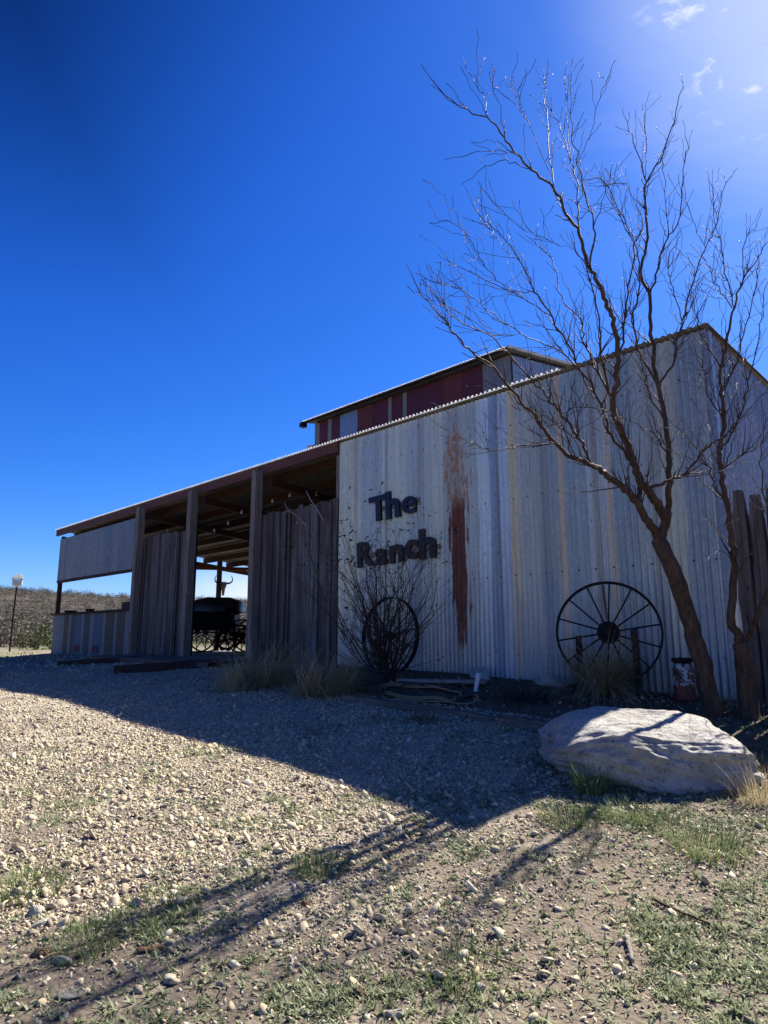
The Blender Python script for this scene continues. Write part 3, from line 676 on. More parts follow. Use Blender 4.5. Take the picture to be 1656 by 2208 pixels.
b = MB(); b.box(uL-.30, uL-.18, -.24, -.10, UE-.11, UE-.005); b.tube([(uL-.28, -.2, UE-.01), (uL-.28, -.2, UE+.07)], .012); b.build('junction_box', M['black'], up)
# floodlight on its left wall
fx, fz = on_wall(668, 962, U2Y)
b = MB(); Mx = Matrix.Translation(loc2w(fx, U2Y+.1, fz)) @ Matrix.Rotation(math.atan2(EX.y, EX.x), 4, 'Z') @ Matrix.Rotation(R(-20), 4, 'X')
o = empty('floodlight', loc2w(fx, U2Y+.1, fz), math.atan2(EX.y, EX.x), 'small white floodlight on the left corner of the tall shed', 'floodlight')
b = MB(); b.add([(-.14,-.10,.05),(.10,-.10,.02),(.10,.06,.02),(-.14,.06,.05),(-.10,-.08,-.07),(.08,-.08,-.05),(.08,.05,-.05),(-.10,.05,-.07)], [(0,1,2,3),(7,6,5,4),(0,4,5,1),(1,5,6,2),(2,6,7,3),(3,7,4,0)]); b.build('housing', M['white'], o, bevel=.006)
b = MB(); b.bar((.08, 0, 0), (.24, .02, .02), .03, .03); b.build('bracket', M['dark_iron'], o)
# ---------------------------------------------------------------- sign letters
def letter(ch, px, py, h, tilt, mat, parent, bold=.03, wx=1.0):
    cu = bpy.data.curves.new('letter', 'FONT'); cu.body = ch; cu.size = 1; cu.extrude = .03; cu.offset = bold; cu.align_x = 'CENTER'
    to = bpy.data.objects.new('tmp', cu); COL.objects.link(to); bpy.context.view_layer.update()
    me = bpy.data.meshes.new_from_object(to.evaluated_get(bpy.context.evaluated_depsgraph_get()))
    COL.objects.unlink(to); bpy.data.objects.remove(to)
    a_, z_ = on_wall(px, py)
    cap = .73; s = h/cap
    o = bpy.data.objects.new('letter', me); me.materials.clear(); me.materials.append(mat); link(o, parent)
    o.scale = (s*wx, s, .45); o.rotation_euler = (R(90), 0, 0)
    lw = w2loc(parent.matrix_world.translation) if False else None
    o.matrix_basis = Matrix.Translation((a_-parent['ox'], 0, z_-parent['oz'])) @ Matrix.Rotation(-tilt, 4, 'Y') @ Matrix.Rotation(R(90), 4, 'X') @ Matrix.Diagonal((s*wx, s, .6, 1))
    return o
def sign(word, items, mat, label, bat):
    a_, z_ = on_wall(*bat[0])
    e = empty('sign', loc2w(a_, -.045, z_), math.atan2(EX.y, EX.x), label, 'sign', 'metal words on the tin wall'); e['ox'] = a_; e['oz'] = z_
    for ch, px, py, h, tilt, wx in items: letter(ch, px, py, h, tilt, mat, e, .018 if ch in 'ea' else .035, wx)
    a1, z1 = on_wall(*bat[1])
    mb = MB(); mb.bar((0, .028, 0), (a1-a_, .028, z1-z_), .018, .07); mb.build('batten', M['batten'], e)
    del e['ox']; del e['oz']
sign('The', [('T', 822, 1121, .36, R(2), 1.25), ('h', 853, 1115, .39, R(3), 1.15), ('e', 887, 1106, .35, R(-3), 1.30)], M['navy'], 'navy metal letters reading The on the tin wall', ((812, 1100), (908, 1078)))
sign('Ranch', [('R', 791, 1220, .36, R(4), 1.1), ('a', 828, 1217, .345, R(2), 1.2), ('n', 861, 1211, .35, R(3), 1.25), ('c', 892, 1202, .36, R(-6), 1.2), ('h', 928, 1202, .40, R(2), 1.2)], M['brown_letter'], 'dull brown metal letters reading Ranch below the navy word', ((778, 1200), (952, 1178)))
# ---------------------------------------------------------------- wheels
def wheel(name, label, cx, cy, rad, ly, nsp, yaw, lean, hub=.11, group='iron wagon wheels against the tin wall', rimw=.038):
    a_, z_ = on_wall(cx, cy, ly)
    e = empty(name, loc2w(a_, ly, z_), math.atan2(EX.y, EX.x)+yaw, label, 'wheel', group)
    e.rotation_euler = (lean, 0, math.atan2(EX.y, EX.x)+yaw)
    mb = MB(); n = 64
    vs = []; 
    for i in range(n):
        t = 2*math.pi*i/n; c, s = math.cos(t), math.sin(t)
        for rr, yy in ((rad-rimw*.55, -.03), (rad, -.035), (rad, .035), (rad-rimw*.55, .03)): vs.append((c*rr, yy, s*rr))
    fs = [(i*4+k, i*4+(k+1) % 4, ((i+1) % n)*4+(k+1) % 4, ((i+1) % n)*4+k) for i in range(n) for k in range(4)]
    mb.add(vs, fs); mb.build('rim', M['dark_iron'], e)
    mb = MB(); mb.lathe([(.02, -.10), (hub*.5, -.095), (hub*.6, -.05), (hub, -.04), (hub, .04), (hub*.6, .05), (hub*.5, .08)], 20, M=Matrix.Rotation(R(90), 4, 'X')); mb.build('hub', M['dark_iron'], e, smooth=False)
    for k in range(nsp):
        t = 2*math.pi*(k+.35)/nsp; mb = MB(); sd = .02*(1 if k % 2 else -1)
        mb.tube([(hub*.8*math.cos(t), sd, hub*.8*math.sin(t)), ((rad-.01)*math.cos(t), 0, (rad-.01)*math.sin(t))], .0085, 6); mb.build('spoke', M['dark_iron'], e)
    return e
wR = abs(on_wall(1312, 1256, -.2)[1]-on_wall(1312, 1475, -.2)[1])/2
wheel('wagon_wheel', 'large dark spoked iron wheel leaning beside the grass clump, under the hanging chain', 1312, 1364, wR*1.0, -.36, 14, R(27), R(-4))
w2 = abs(on_wall(840, 1287, -.15)[1]-on_wall(840, 1455, -.15)[1])/2
wheel('wagon_wheel', 'smaller dark iron wheel half hidden behind the bare shrub', 840, 1371, w2, -.18, 12, 0, R(-4), hub=.06, rimw=.026)
# chain
cx_, cz_ = on_wall(1297, 1258, -.16); _, cz1 = on_wall(1300, 1334, -.16)
o = empty('hanging_chain', loc2w(cx_, -.14, cz_), math.atan2(EX.y, EX.x), 'rusty chain hanging from the top of the large wheel', 'chain')
mb = MB(); n = 13
for i in range(n):
    z = -(cz_-cz1)*i/n-.02; pts = []
    for k in range(10):
        t = 2*math.pi*k/10; q = (math.cos(t)*.013, 0, math.sin(t)*.023) if i % 2 else (0, math.cos(t)*.013, math.sin(t)*.023)
        pts.append((q[0]+.0025*i, q[1], z+q[2]))
    mb.tube(pts, .004, 5, closed=True)
mb.build('chain_links', M['rust_steel'], o)
def stake(px, pyt, pyb, ly, label):
    a_, zt = on_wall(px, pyt, ly); zb = gl(a_, ly)-.05
    mb = MB(); mb.box(-.028, .028, -.02, .02, 0, zt-zb, c=.1)
    o = mb.build('stake', M['dark_timber']); o.location = loc2w(a_, ly, zb); o.rotation_euler = (0, R(random.uniform(-2, 2)), math.atan2(EX.y, EX.x))
    mb2 = o.modifiers.new('b', 'BEVEL'); mb2.width = .004
    tag(o, label, 'stake', 'short wooden stakes by the large wheel')
stake(1247, 1371, 1450, -.30, 'shorter dark wooden stake in front of the left side of the large wheel')
stake(1370, 1356, 1450, -.32, 'taller dark wooden stake in front of the right side of the large wheel')
# ---------------------------------------------------------------- trees
def catmull(P, k=4):
    out = []
    for i in range(len(P)-1):
        p0 = P[max(i-1, 0)]; p1 = P[i]; p2 = P[i+1]; p3 = P[min(i+2, len(P)-1)]
        for j in range(k):
            t = j/k; out.append(.5*((2*p1)+(p2-p0)*t+(2*p0-5*p1+4*p2-p3)*t*t+(3*p1-p0-3*p2+p3)*t**3))
    out.append(P[-1]); return out
def clampv(p, m=.3):
    if p.z < EAVE+ZB+.5:
        over = p.dot(EY)-(V0-m)
        if over > 0: p = p-EY*over
    return p
def shoot(mb, p, d, L, r, rs, lvl, gravity=.10):
    """zig-zag thorny shoot curving up"""
    step = rs.uniform(.045, .075); n = max(3, int(L/step)); pts = [p.copy()]; rad = [r]; d = d.normalized(); q = p.copy()
    zig = d.cross(Vector((rs.uniform(-1, 1), rs.uniform(-1, 1), rs.uniform(-1, 1)))).normalized()
    for i in range(n):
        d = (d+Vector((0, 0, gravity*.5))+Vector((rs.gauss(0, .06), rs.gauss(0, .06), rs.gauss(0, .05)))).normalized()
        dd = (d+zig*(.19 if i % 2 else -.19)).normalized(); q = clampv(q+dd*step, .12)
        pts.append(q.copy()); rad.append(max(.0016, r*(1-.75*(i+1)/n)))
        if lvl > 0 and i > 1 and rs.random() < .16:
            s = (d+Vector((rs.gauss(0, .8), rs.gauss(0, .8), rs.gauss(.1, .6)))).normalized()
            shoot(mb, q, s, L*rs.uniform(.25, .6), rad[-1]*.7, rs, lvl-1, gravity)
        if rs.random() < .3:
            s = (dd.cross(zig)*rs.choice((-1, 1))+dd*.4).normalized()*rs.uniform(.015, .035)
            mb.tube([q, q+s], [rad[-1]*.7, .0004], 3, cap=False)
    rad[-1] = rad[-1]*1.25
    mb.tube(pts, rad, 5)
class Tree:
    def __init__(s, seed): s.rs = random.Random(seed); s.trunk = MB(); s.tw = MB(); s.nodes = []; s.shn = 0
    def limb(s, px, r0, r1, Y0=None, dY=0, dens=1.0, trunk=False, drop=0, side=None):
        rs = s.rs
        if Y0 is None:
            bx, by = px[0]; n = min(s.nodes, key=lambda q: (q[0]-bx)**2+(q[1]-by)**2); Y0 = n[2]; px = [(n[0], n[1])]+list(px[1:]); r0 = min(r0, n[3]*.95)
        tot = sum(math.dist(px[i], px[i+1]) for i in range(len(px)-1)); acc = 0; P = []
        for i, q in enumerate(px):
            if i: acc += math.dist(px[i-1], q)
            t = acc/tot; Y = Y0+dY*t+(rs.uniform(-.05, .05) if 0 < i else 0); p = at_Y(q[0], q[1], Y)
            P.append(clampv(p) if i else p)
        S = catmull(P, 5); N = len(S); rad = []
        for i in range(N):
            t = i/(N-1); rad.append((r0+(r1-r0)*t**.75)*(1 if trunk else .84*S[i].y/6.2))
            if 0 < i < N-1 and not trunk: S[i] = S[i]+Vector((rs.gauss(0, .007), rs.gauss(0, .007), rs.gauss(0, .007)))
            if trunk and 0 < i: S[i] = S[i]+Vector((rs.gauss(0, .004), rs.gauss(0, .004), 0)); rad[-1] *= rs.uniform(.94, 1.07)
        (s.trunk if r0 > .014 else s.tw).tube(S, rad, 9 if r0 > .03 else 6)
        for i in range(N):
            d = S[i]; v = d-Vector((0, 0, H)); f = v.y*CP+v.z*SP; u = v.z*CP-v.y*SP
            s.nodes.append((CX+F*v.x/f, CY-F*u/f, S[i].y, rad[i]))
        L = sum((S[i+1]-S[i]).length for i in range(N-1))
        if dens > 0:
            cnt = int(L*18*dens)
            for _ in range(cnt):
                t = rs.uniform(.12, 1); i = min(N-2, int(t*(N-1))); d = (S[i+1]-S[i]).normalized()
                out = d.cross(Vector((rs.gauss(0, 1), rs.gauss(0, 1), rs.gauss(0, .6)))).normalized()
                sd = (d*rs.uniform(.5, 1.2)+out*rs.uniform(.35, .9)+Vector((0, 0, .3))).normalized()
                shoot(s.tw, S[i], sd, rs.uniform(.15, .8)*(1-.72*t)*S[i].y/6.2, min(.0060, rad[i]*.65), rs, 1)
            shoot(s.tw, S[-1], (S[-1]-S[-2]), rs.uniform(.05, .12), r1*.8, rs, 0)
    def build(s, label, base):
        e = empty('bare_tree', base, 0, label, 'tree', 'bare mesquite trees by the barn corner')
        for nm, mb, mt in (('trunk', s.trunk, M['bark']), ('crown', s.tw, M['twig'])):
            mb.v = [(a-base.x, b-base.y, c-base.z) for a, b, c in mb.v]; mb.build(nm, mt, e, smooth=True)
t1 = Tree(11)
bp = on_ground(1535, 1545); bY = bp.y
t1.limb([(1540, 1556), (1530, 1510), (1518, 1450), (1490, 1350), (1457, 1245), (1430, 1185), (1418, 1160)], .084, .060, bY, -.12, 0, True)
t1.limb([(1420, 1163), (1398, 1125), (1372, 1085), (1343, 1049), (1310, 1025), (1277, 1001), (1233, 985), (1196, 954), (1160, 906), (1116, 855), (1050, 780), (1000, 745), (960, 690), (905, 630)], .050, .005, None, -2.0, .9)
t1.limb([(1424, 1168), (1435, 1125), (1415, 1085), (1397, 1056), (1375, 1025), (1361, 980), (1339, 928), (1321, 877), (1330, 826), (1332, 778), (1322, 699), (1307, 650), (1283, 601), (1264, 562), (1249, 504), (1220, 460), (1196, 407), (1142, 363), (1093, 304), (1059, 261), (996, 231), (952, 197)], .055, .005, None, -1.9, .45)
t1.limb([(1424, 1165), (1440, 1110), (1443, 1040), (1441, 979), (1436, 906), (1419, 826), (1405, 723), (1400, 635), (1380, 587), (1395, 514), (1390, 441), (1395, 392), (1429, 334), (1453, 261), (1473, 180)], .045, .004, None, -.3, .4)
t1.limb([(1372, 1085), (1379, 1045), (1365, 1000), (1345, 940), (1325, 880)], .034, .022, None, .3, .3)
t1.limb([(1277, 994), (1255, 954), (1226, 910), (1196, 877), (1160, 833), (1120, 790), (1050, 720), (1000, 700), (950, 650)], .022, .004, None, -1.3, .9)
t1.limb([(1196, 954), (1160, 961), (1123, 961), (1068, 972), (1020, 958), (960, 925)], .011, .003, None, -.4, .8)
t1.limb([(1397, 1056), (1445, 1034), (1475, 1023), (1508, 979), (1537, 957), (1580, 925), (1600, 880), (1608, 830)], .018, .005, None, -.5, .8)
for pts, r0, dY, dn in [
 ([(1054, 256), (1045, 212), (1028, 188), (1005, 146)], .009, .3, .3), ([(1093, 304), (1084, 261), (1064, 190)], .007, -.3, .4),
 ([(1191, 402), (1186, 324), (1176, 222), (1174, 175)], .009, .6, .4), ([(1200, 392), (1142, 270), (1123, 231), (1120, 190)], .009, -.5, .5),
 ([(1142, 270), (1098, 214)], .005, -.2, .2), ([(1259, 543), (1249, 489), (1247, 411), (1234, 353), (1210, 280), (1181, 227)], .012, .7, .5),
 ([(1278, 575), (1281, 489), (1264, 431), (1249, 353), (1234, 295), (1230, 175)], .012, -.6, .5), ([(1249, 353), (1273, 295), (1288, 222), (1310, 170)], .008, -.2, .4),
 ([(1234, 350), (1222, 260), (1218, 165)], .006, .3, .3),
 ([(1120, 340), (1080, 325), (1018, 330)], .006, -.3, .3), ([(1142, 363), (1090, 345), (1030, 370)], .006, .4, .3),
 ([(1390, 392), (1371, 319), (1354, 275)], .007, -.4, .5), ([(1395, 382), (1395, 319), (1389, 262)], .007, .3, .4),
 ([(1405, 635), (1424, 562), (1439, 514), (1466, 465), (1473, 368), (1483, 310)], .012, -.5, .6), ([(1439, 514), (1434, 392), (1429, 343)], .008, .4, .5),
 ([(1332, 790), (1346, 720), (1351, 635), (1366, 538), (1337, 465), (1305, 392), (1280, 385)], .014, .8, .7), ([(1366, 538), (1385, 480), (1350, 400), (1300, 400)], .009, .4, .7),
 ([(1321, 877), (1298, 781), (1295, 708), (1268, 587), (1240, 538)], .018, -.7, .7), ([(1240, 540), (1181, 519), (1123, 489), (1059, 431)], .010, -.4, .7),
 ([(1345, 1000), (1320, 940), (1290, 860), (1244, 781), (1191, 684), (1152, 626), (1123, 567), (1084, 514), (1035, 465)], .022, -1.5, .8),
 ([(1290, 850), (1230, 776), (1191, 747), (1123, 718), (1064, 679), (996, 626), (947, 611)], .013, -.8, .8),
 ([(1152, 626), (1093, 620), (1045, 572), (1020, 528), (984, 484), (943, 472)], .009, -.4, .8), ([(1191, 684), (1140, 650), (1084, 621), (996, 577), (972, 567)], .009, .4, .8),
 ([(1123, 718), (1060, 720), (1000, 680), (935, 650)], .008, -.3, .8), ([(1123, 567), (1090, 540), (1060, 500), (1035, 470)], .006, .4, .6),
 ([(1321, 870), (1290, 800), (1262, 742), (1250, 690), (1210, 640), (1190, 560), (1150, 520)], .014, .3, .8),
 ([(1419, 826), (1380, 760), (1365, 690), (1380, 610), (1372, 540), (1345, 470), (1320, 440)], .015, -.7, .8),
 ([(1423, 833), (1456, 778), (1456, 734), (1475, 690), (1492, 611), (1522, 533), (1546, 480), (1563, 384)], .015, .2, .7), ([(1522, 533), (1500, 490), (1478, 420)], .007, -.3, .5), ([(1546, 480), (1540, 440), (1535, 400)], .005, -.2, .3),
 ([(1436, 906), (1400, 850), (1385, 790), (1370, 740)], .012, -.8, .7), ([(1361, 980), (1330, 900), (1270, 880), (1230, 880)], .010, -.9, 1), ([(1441, 979), (1400, 930), (1340, 900)], .009, -.9, .9),
 ([(1475, 690), (1450, 620), (1440, 570), (1460, 520)], .009, -.6, .8), ([(1233, 985), (1215, 930), (1180, 900), (1110, 880)], .008, -.9, 1),
]: t1.limb(pts, r0, .0036, None, dY, dn*1.0)
t1.build('leaning bare tree with several stems in front of the tin wall', Vector((bp.x, bp.y, bp.z)))
t2 = Tree(23); bp2 = on_ground(1615, 1552); bY = bp2.y
t2.limb([(1620, 1562), (1612, 1500), (1603, 1420), (1596, 1385)], .085, .06, bY, -.1, 0, True)
t2.limb([(1597, 1388), (1580, 1330), (1583, 1219), (1577, 1160), (1567, 1085), (1555, 1016), (1551, 972), (1562, 906), (1555, 848), (1551, 796), (1570, 723), (1582, 665), (1600, 611), (1629, 562), (1648, 530)], .048, .004, None, -.4, .6)
t2.limb([(1600, 1390), (1617, 1365), (1641, 1310), (1660, 1255), (1690, 1180), (1720, 1080)], .032, .012, None, -.5, .3)
for pts, r0, dY, dn in [
 ([(1566, 1100), (1540, 1045), (1526, 1005), (1497, 961), (1465, 925)], .012, -.5, .9), ([(1580, 665), (1565, 587), (1551, 514), (1531, 413)], .009, .5, .7),
 ([(1551, 972), (1580, 930), (1605, 870), (1622, 790), (1640, 700), (1650, 620)], .012, -.3, .9), ([(1600, 611), (1606, 520), (1630, 490)], .006, .3, .6),
 ([(1555, 848), (1580, 800), (1600, 740), (1625, 640), (1640, 560)], .011, .4, .9), ([(1551, 796), (1520, 740), (1500, 680), (1490, 640)], .010, -.5, .9),
 ([(1562, 906), (1530, 860), (1520, 800), (1500, 760)], .009, -.6, .9), ([(1690, 1180), (1650, 1080), (1640, 980), (1655, 900)], .012, -.2, .8),
 ([(1583, 1219), (1560, 1190), (1530, 1200)], .004, -.2, .3), ([(1555, 1016), (1600, 980), (1640, 960), (1680, 900)], .010, .0, .9), ([(1582, 665), (1560, 640), (1540, 600), (1520, 560)], .007, -.5, .8),
]: t2.limb(pts, r0, .0036, None, dY, dn)
t2.build('bare tree at the right edge in front of the cedar picket fence', Vector((bp2.x, bp2.y, bp2.z)))
# ---------------------------------------------------------------- bare shrub with dark leaves
rs = random.Random(4); sp = on_ground(838, 1468); mb = MB(); lf = MB()
vw = w2loc(sp)
if vw[1] > -.3: sp = loc2w(vw[0], -.42, 0); sp.z = gz(sp.x, sp.y)
def leafc(p, n, s):
    for _ in range(n):
        d = Vector((rs.gauss(0, 1), rs.gauss(0, 1), rs.gauss(.2, .8))).normalized(); u = d.cross(Vector((rs.random(), rs.random(), rs.random()))).normalized()
        L = s*rs.uniform(.5, 1.3); w = L*.16; q = p+d*.01
        lf.add([q, q+d*L*.5+u*w, q+d*L, q+d*L*.5-u*w], [(0,1,2,3)], 0, rs.random())
def stem(p, d, L, r, lvl):
    n = max(4, int(L/.07)); q = p.copy(); pts = [q.copy()]; rad = [r]
    for i in range(n):
        d = (d+Vector((rs.gauss(0, .10), rs.gauss(0, .10), rs.gauss(.02, .07)))).normalized(); q = q+d*(L/n)
        l = w2loc(q)
        if l[1] > -.04: q = q-EY*(l[1]+.04)
        pts.append(q.copy()); rad.append(r*(1-.75*(i+1)/n))
        if lvl and i > 0 and rs.random() < (.40 if lvl == 2 else .30):
            stem(q, (d+Vector((rs.gauss(0, .55), rs.gauss(0, .55), rs.gauss(.1, .45)))).normalized(), L*rs.uniform(.25, .5), rad[-1]*.6, lvl-1)
        if lvl == 0 and rs.random() < .05: leafc(q, 1, .045)
    if rs.random() < (.30 if q.z > sp.z+1.3 else .04): leafc(q, 3, .055)
    mb.tube(pts, rad, 4)
for i in range(42):
    side = rs.uniform(-1, 1); dr = EX*side*.85+EY*rs.uniform(-.35, .12)+Vector((0, 0, rs.uniform(.55, 1.2)))
    stem(sp+EX*rs.uniform(-.06, .06)+EY*rs.uniform(-.05, .05), dr.normalized(), rs.uniform(1.0, 1.9), rs.uniform(.008, .014), 2)
e = empty('bare_shrub', sp, 0, 'twiggy dark shrub growing before the Ranch letters and small wheel', 'shrub')
for nm, m_, mt in (('stems', mb, M['shrub_twig']), ('leaves', lf, M['dark_leaf'])):
    m_.v = [(a-sp.x, b-sp.y, c-sp.z) for a, b, c in m_.v]; m_.build(nm, mt, e)
# pale dead branches against the plank wall
def stick(pxs, ly, r, label, name='dead_branch', mat='pale_stick', group='pale dead branches before the plank wall', forks=()):
    P = [loc2w(on_wall(x, y, ly)[0], ly, on_wall(x, y, ly)[1]) for x, y in pxs]; mb = MB(); S = catmull(P, 3)
    mb.tube(S, [r*(1-.6*i/len(S)) for i in range(len(S))], 6)
    for f in forks:
        P2 = [loc2w(on_wall(x, y, ly)[0], ly-.02, on_wall(x, y, ly)[1]) for x, y in f]; mb.tube(catmull(P2, 3), r*.5, 5)
    o = mb.build(name, M[mat], origin=tuple(P[0]), smooth=True); return tag(o, label, 'branch', group)
stick([(661, 1134), (640, 1112), (622, 1100), (613, 1083)], -.12, .013, 'pale forked dead branch on the left of the pair above the plank wall', forks=[[(628, 1104), (618, 1104), (612, 1108)]])
stick([(697, 1122), (684, 1098), (670, 1078), (660, 1058)], -.12, .015, 'pale dead branch on the right of the pair above the plank wall', forks=[[(680, 1090), (670, 1088)]])
# ---------------------------------------------------------------- boulder
def ico(sub):
    import bmesh
    bm = bmesh.new(); bmesh.ops.create_icosphere(bm, subdivisions=sub, radius=1); V = np.array([v.co[:] for v in bm.verts]); Fq = np.array([[v.index for v in f.verts] for f in bm.faces]); bm.free(); return V, Fq
def rock_shape(V, sq=3, amp=.10, fr=1.6, seed=0, cuts=10, lo=.72, hi=.98):
    rs = random.Random(seed); P = V/((np.abs(V)**sq).sum(1)**(1/sq))[:, None]
    planes = []
    for _ in range(cuts):
        n = Vector((rs.gauss(0, 1), rs.gauss(0, 1), rs.gauss(0, 1))).normalized(); planes.append((np.array(n), rs.uniform(lo, hi)))
    for n, d in planes:
        k = P @ n; ex = np.clip(k-d, 0, None); P = P-ex[:, None]*n[None]*.97
    out = []
    for p in P:
        q = Vector(p)*fr+Vector((seed*3.1, 0, 0)); h = mn.fractal(q, .9, 2.1, 6)
        rdg = 1-abs(mn.noise(q*2.3)); out.append(p*(1+amp*h+amp*.35*rdg))
    return np.array(out)
V, Fq = ico(6)
P = rock_shape(V, 8.0, .10, 2.9, 3, 9, 1.0, 1.25)
bl = on_ground(1440, 1690)
Yb = bl.y+.25
def RX(px): return at_Y(px, 1620, Yb).x
x0, x1_ = RX(1178), RX(1600); cxr = (x0+x1_)/2; hw = (x1_-x0)/2
ztop = lambda u: np.interp(u, [-1, -.85, -.6, -.3, 0, .6, .85, 1], [at_Y(0, y, Yb).z for y in (1562, 1538, 1520, 1516, 1522, 1528, 1542, 1585)])
zbot = lambda u: np.interp(u, [-1, -.9, -.55, -.3, 0, .4, .8, 1], [at_Y(0, y, Yb-.15).z for y in (1650, 1658, 1672, 1688, 1712, 1720, 1712, 1698)])
Q = np.zeros_like(P); u = np.clip(P[:, 0]/1.02, -1.1, 1.1)
zt, zb = ztop(u), zbot(u); mid, hh = (zt+zb)/2, (zt-zb)/2
wid = np.interp(u, [-1, -.6, 0, .7, 1], [.26, .36, .39, .37, .30])
tz = np.clip(P[:, 2]/.98, -1.08, 1.08)
frn = np.clip(-P[:, 1]+.35, 0, 1.2); tz = np.where(tz > 0, tz*(1-.34*frn), tz)
wid = wid*1.12
hw *= .94; Q[:, 0] = u*hw; Q[:, 1] = P[:, 1]*wid+.02*tz; Q[:, 2] = mid+tz*hh
ox, oy = cxr, Yb+.02; oz = float(Q[:, 2].min())
Q[:, 2] -= oz
bo = np_mesh('boulder', Q, Fq, M['boulder'], smooth=True); bo.location = (ox+.0, oy, oz-.03); bo.scale = (1, 1, .95)
tag(bo, 'big pale limestone boulder on the dirt in front of the trees', 'boulder')
# small supporting stones under it are hidden; loose stones
V3, F3 = ico(3)
def loose(px, py, wpx, hr, mat, label, dr=.8, seed=0, rz=None, name='loose_stone', cat='stone', group='larger loose stones on the ground'):
    p = on_ground(px, py); s = wpx*.84/F*(p-Vector((0, 0, H))).length/2
    P = rock_shape(V3, 3.2, .07, 1.3, seed+20, 26, .46, .80)*np.array([s, s*dr, s*hr])
    o = np_mesh(name, P, F3, M[mat]); o.location = (p.x, p.y, p.z+s*hr*.15); o.rotation_euler = (0, R(random.uniform(-8, 8)), rz if rz is not None else random.uniform(-.6, .6))
    tag(o, label, cat, group)
L_ = [(78, 1975, 50, .9, 'stone', 'rounded pale stone at the left edge, the upper of a touching pair', .8), (88, 2000, 46, .5, 'stone', 'flatter pale stone at the left edge, the lower of a touching pair', .9),
 (212, 1996, 34, .7, 'stone', 'squat pale stone between the left pair and the dark green tuft', .8), (293, 1955, 34, 1.1, 'stone', 'upright white triangular stone above a dark green tuft', .7),
 (84, 2066, 44, .6, 'brown_stone', 'brown stone beside the long flat pale stone at lower left', .8), (130, 2072, 84, .28, 'stone', 'long flat pale stone beside the brown one at lower left', .45),
 (147, 2155, 96, .15, 'grey_stone', 'large thin grey slab lying flat near the lower left corner', .6), (600, 2040, 44, .55, 'stone', 'smooth white stone beside the broadest trunk shadow', .8),
 (535, 1868, 34, .8, 'stone', 'white chunk of stone left of the dark green tuft in the middle', .8), (693, 1696, 26, .7, 'stone', 'square pale stone on the edge of the barn shadow', .8),
 (364, 2118, 42, .75, 'stone', 'pale tan stone near the bottom left of the thickest shadow', .8), (473, 2128, 24, 1.0, 'stone', 'small upright pale stone inside the thickest trunk shadow', .7),
 (658, 1952, 32, .8, 'brown_stone', 'brown angular stone lying between two trunk shadows', .8), (777, 2150, 40, .6, 'brown_stone', 'tan brown stone casting a short dark shadow near the bottom', .8),
 (1035, 2142, 34, 1.0, 'stone', 'pointed tan stone near the bottom edge right of middle', .7), (999, 1988, 22, .9, 'stone', 'small white stone on the dirt right of the shadows', .8),
 (1305, 2003, 28, .6, 'stone', 'small pale stone just above the lying pale stick', .8), (849, 2200, 70, .4, 'stone', 'broad white stone cut by the bottom edge', .6), (903, 1922, 22, .9, 'stone', 'small grey white stone at the lower edge of the last shadow', .8),
 (230, 1760, 30, .4, 'stone', 'flat pale stone in the sunlit gravel at left', .8), (433, 1725, 30, .5, 'stone', 'flat white stone in the sunlit gravel near the brown lump', .8)]
for i, (px, py, w, h, mt, lb, dr) in enumerate(L_): loose(px, py, w, h, mt, lb, dr, i)
loose(533, 1737, 30, .5, 'brown_stone', 'dark brown wood lump in the sunlit gravel', .7, 41, name='wood_lump', cat='wood lump', group='wood scraps')
loose(337, 2055, 86, .22, 'brown_stone', 'long brown piece of split wood below the dark green tuft', .3, 42, .25, name='wood_scrap', cat='wood scrap', group='wood scraps')
loose(1190, 1480, 110, .45, 'boulder', 'pale stone lying against the tin wall left of the grass clump', .5, 43, -.8, group='pale rocks at the wall foot')
loose(1036, 1462, 92, .6, 'boulder', 'pale rock against the tin wall behind the white pipe', .6, 44, -.8, group='pale rocks at the wall foot')
for (a_, b_, c_, rr, lb, mt) in (((1352, 2035), (1358, 2058), (1366, 2090), .010, 'short pale stick lying on the dirt at lower right', 'pale_stick'), ((1408, 1948), (1460, 1975), (1532, 2002), .006, 'thin dark twig lying on the weeds at right', 'bark'), ((1000, 2035), (1080, 2085), (1180, 2113), .003, 'thin straw coloured stalk lying on the dirt near the bottom', 'pale_stick')):
    P = [on_ground(*q)+Vector((0, 0, .012)) for q in (a_, b_, c_)]; mb = MB(); S = catmull(P, 5)
    for q in S[1:-1]: q += Vector((random.gauss(0, .003), random.gauss(0, .003), 0))
    mb.tube(S, [rr*(1.1-.5*i/len(S)) for i in range(len(S))], 6); o = mb.build('fallen_stick', M[mt], origin=tuple(P[0]), smooth=True); tag(o, lb, 'stick', 'sticks lying on the dirt')
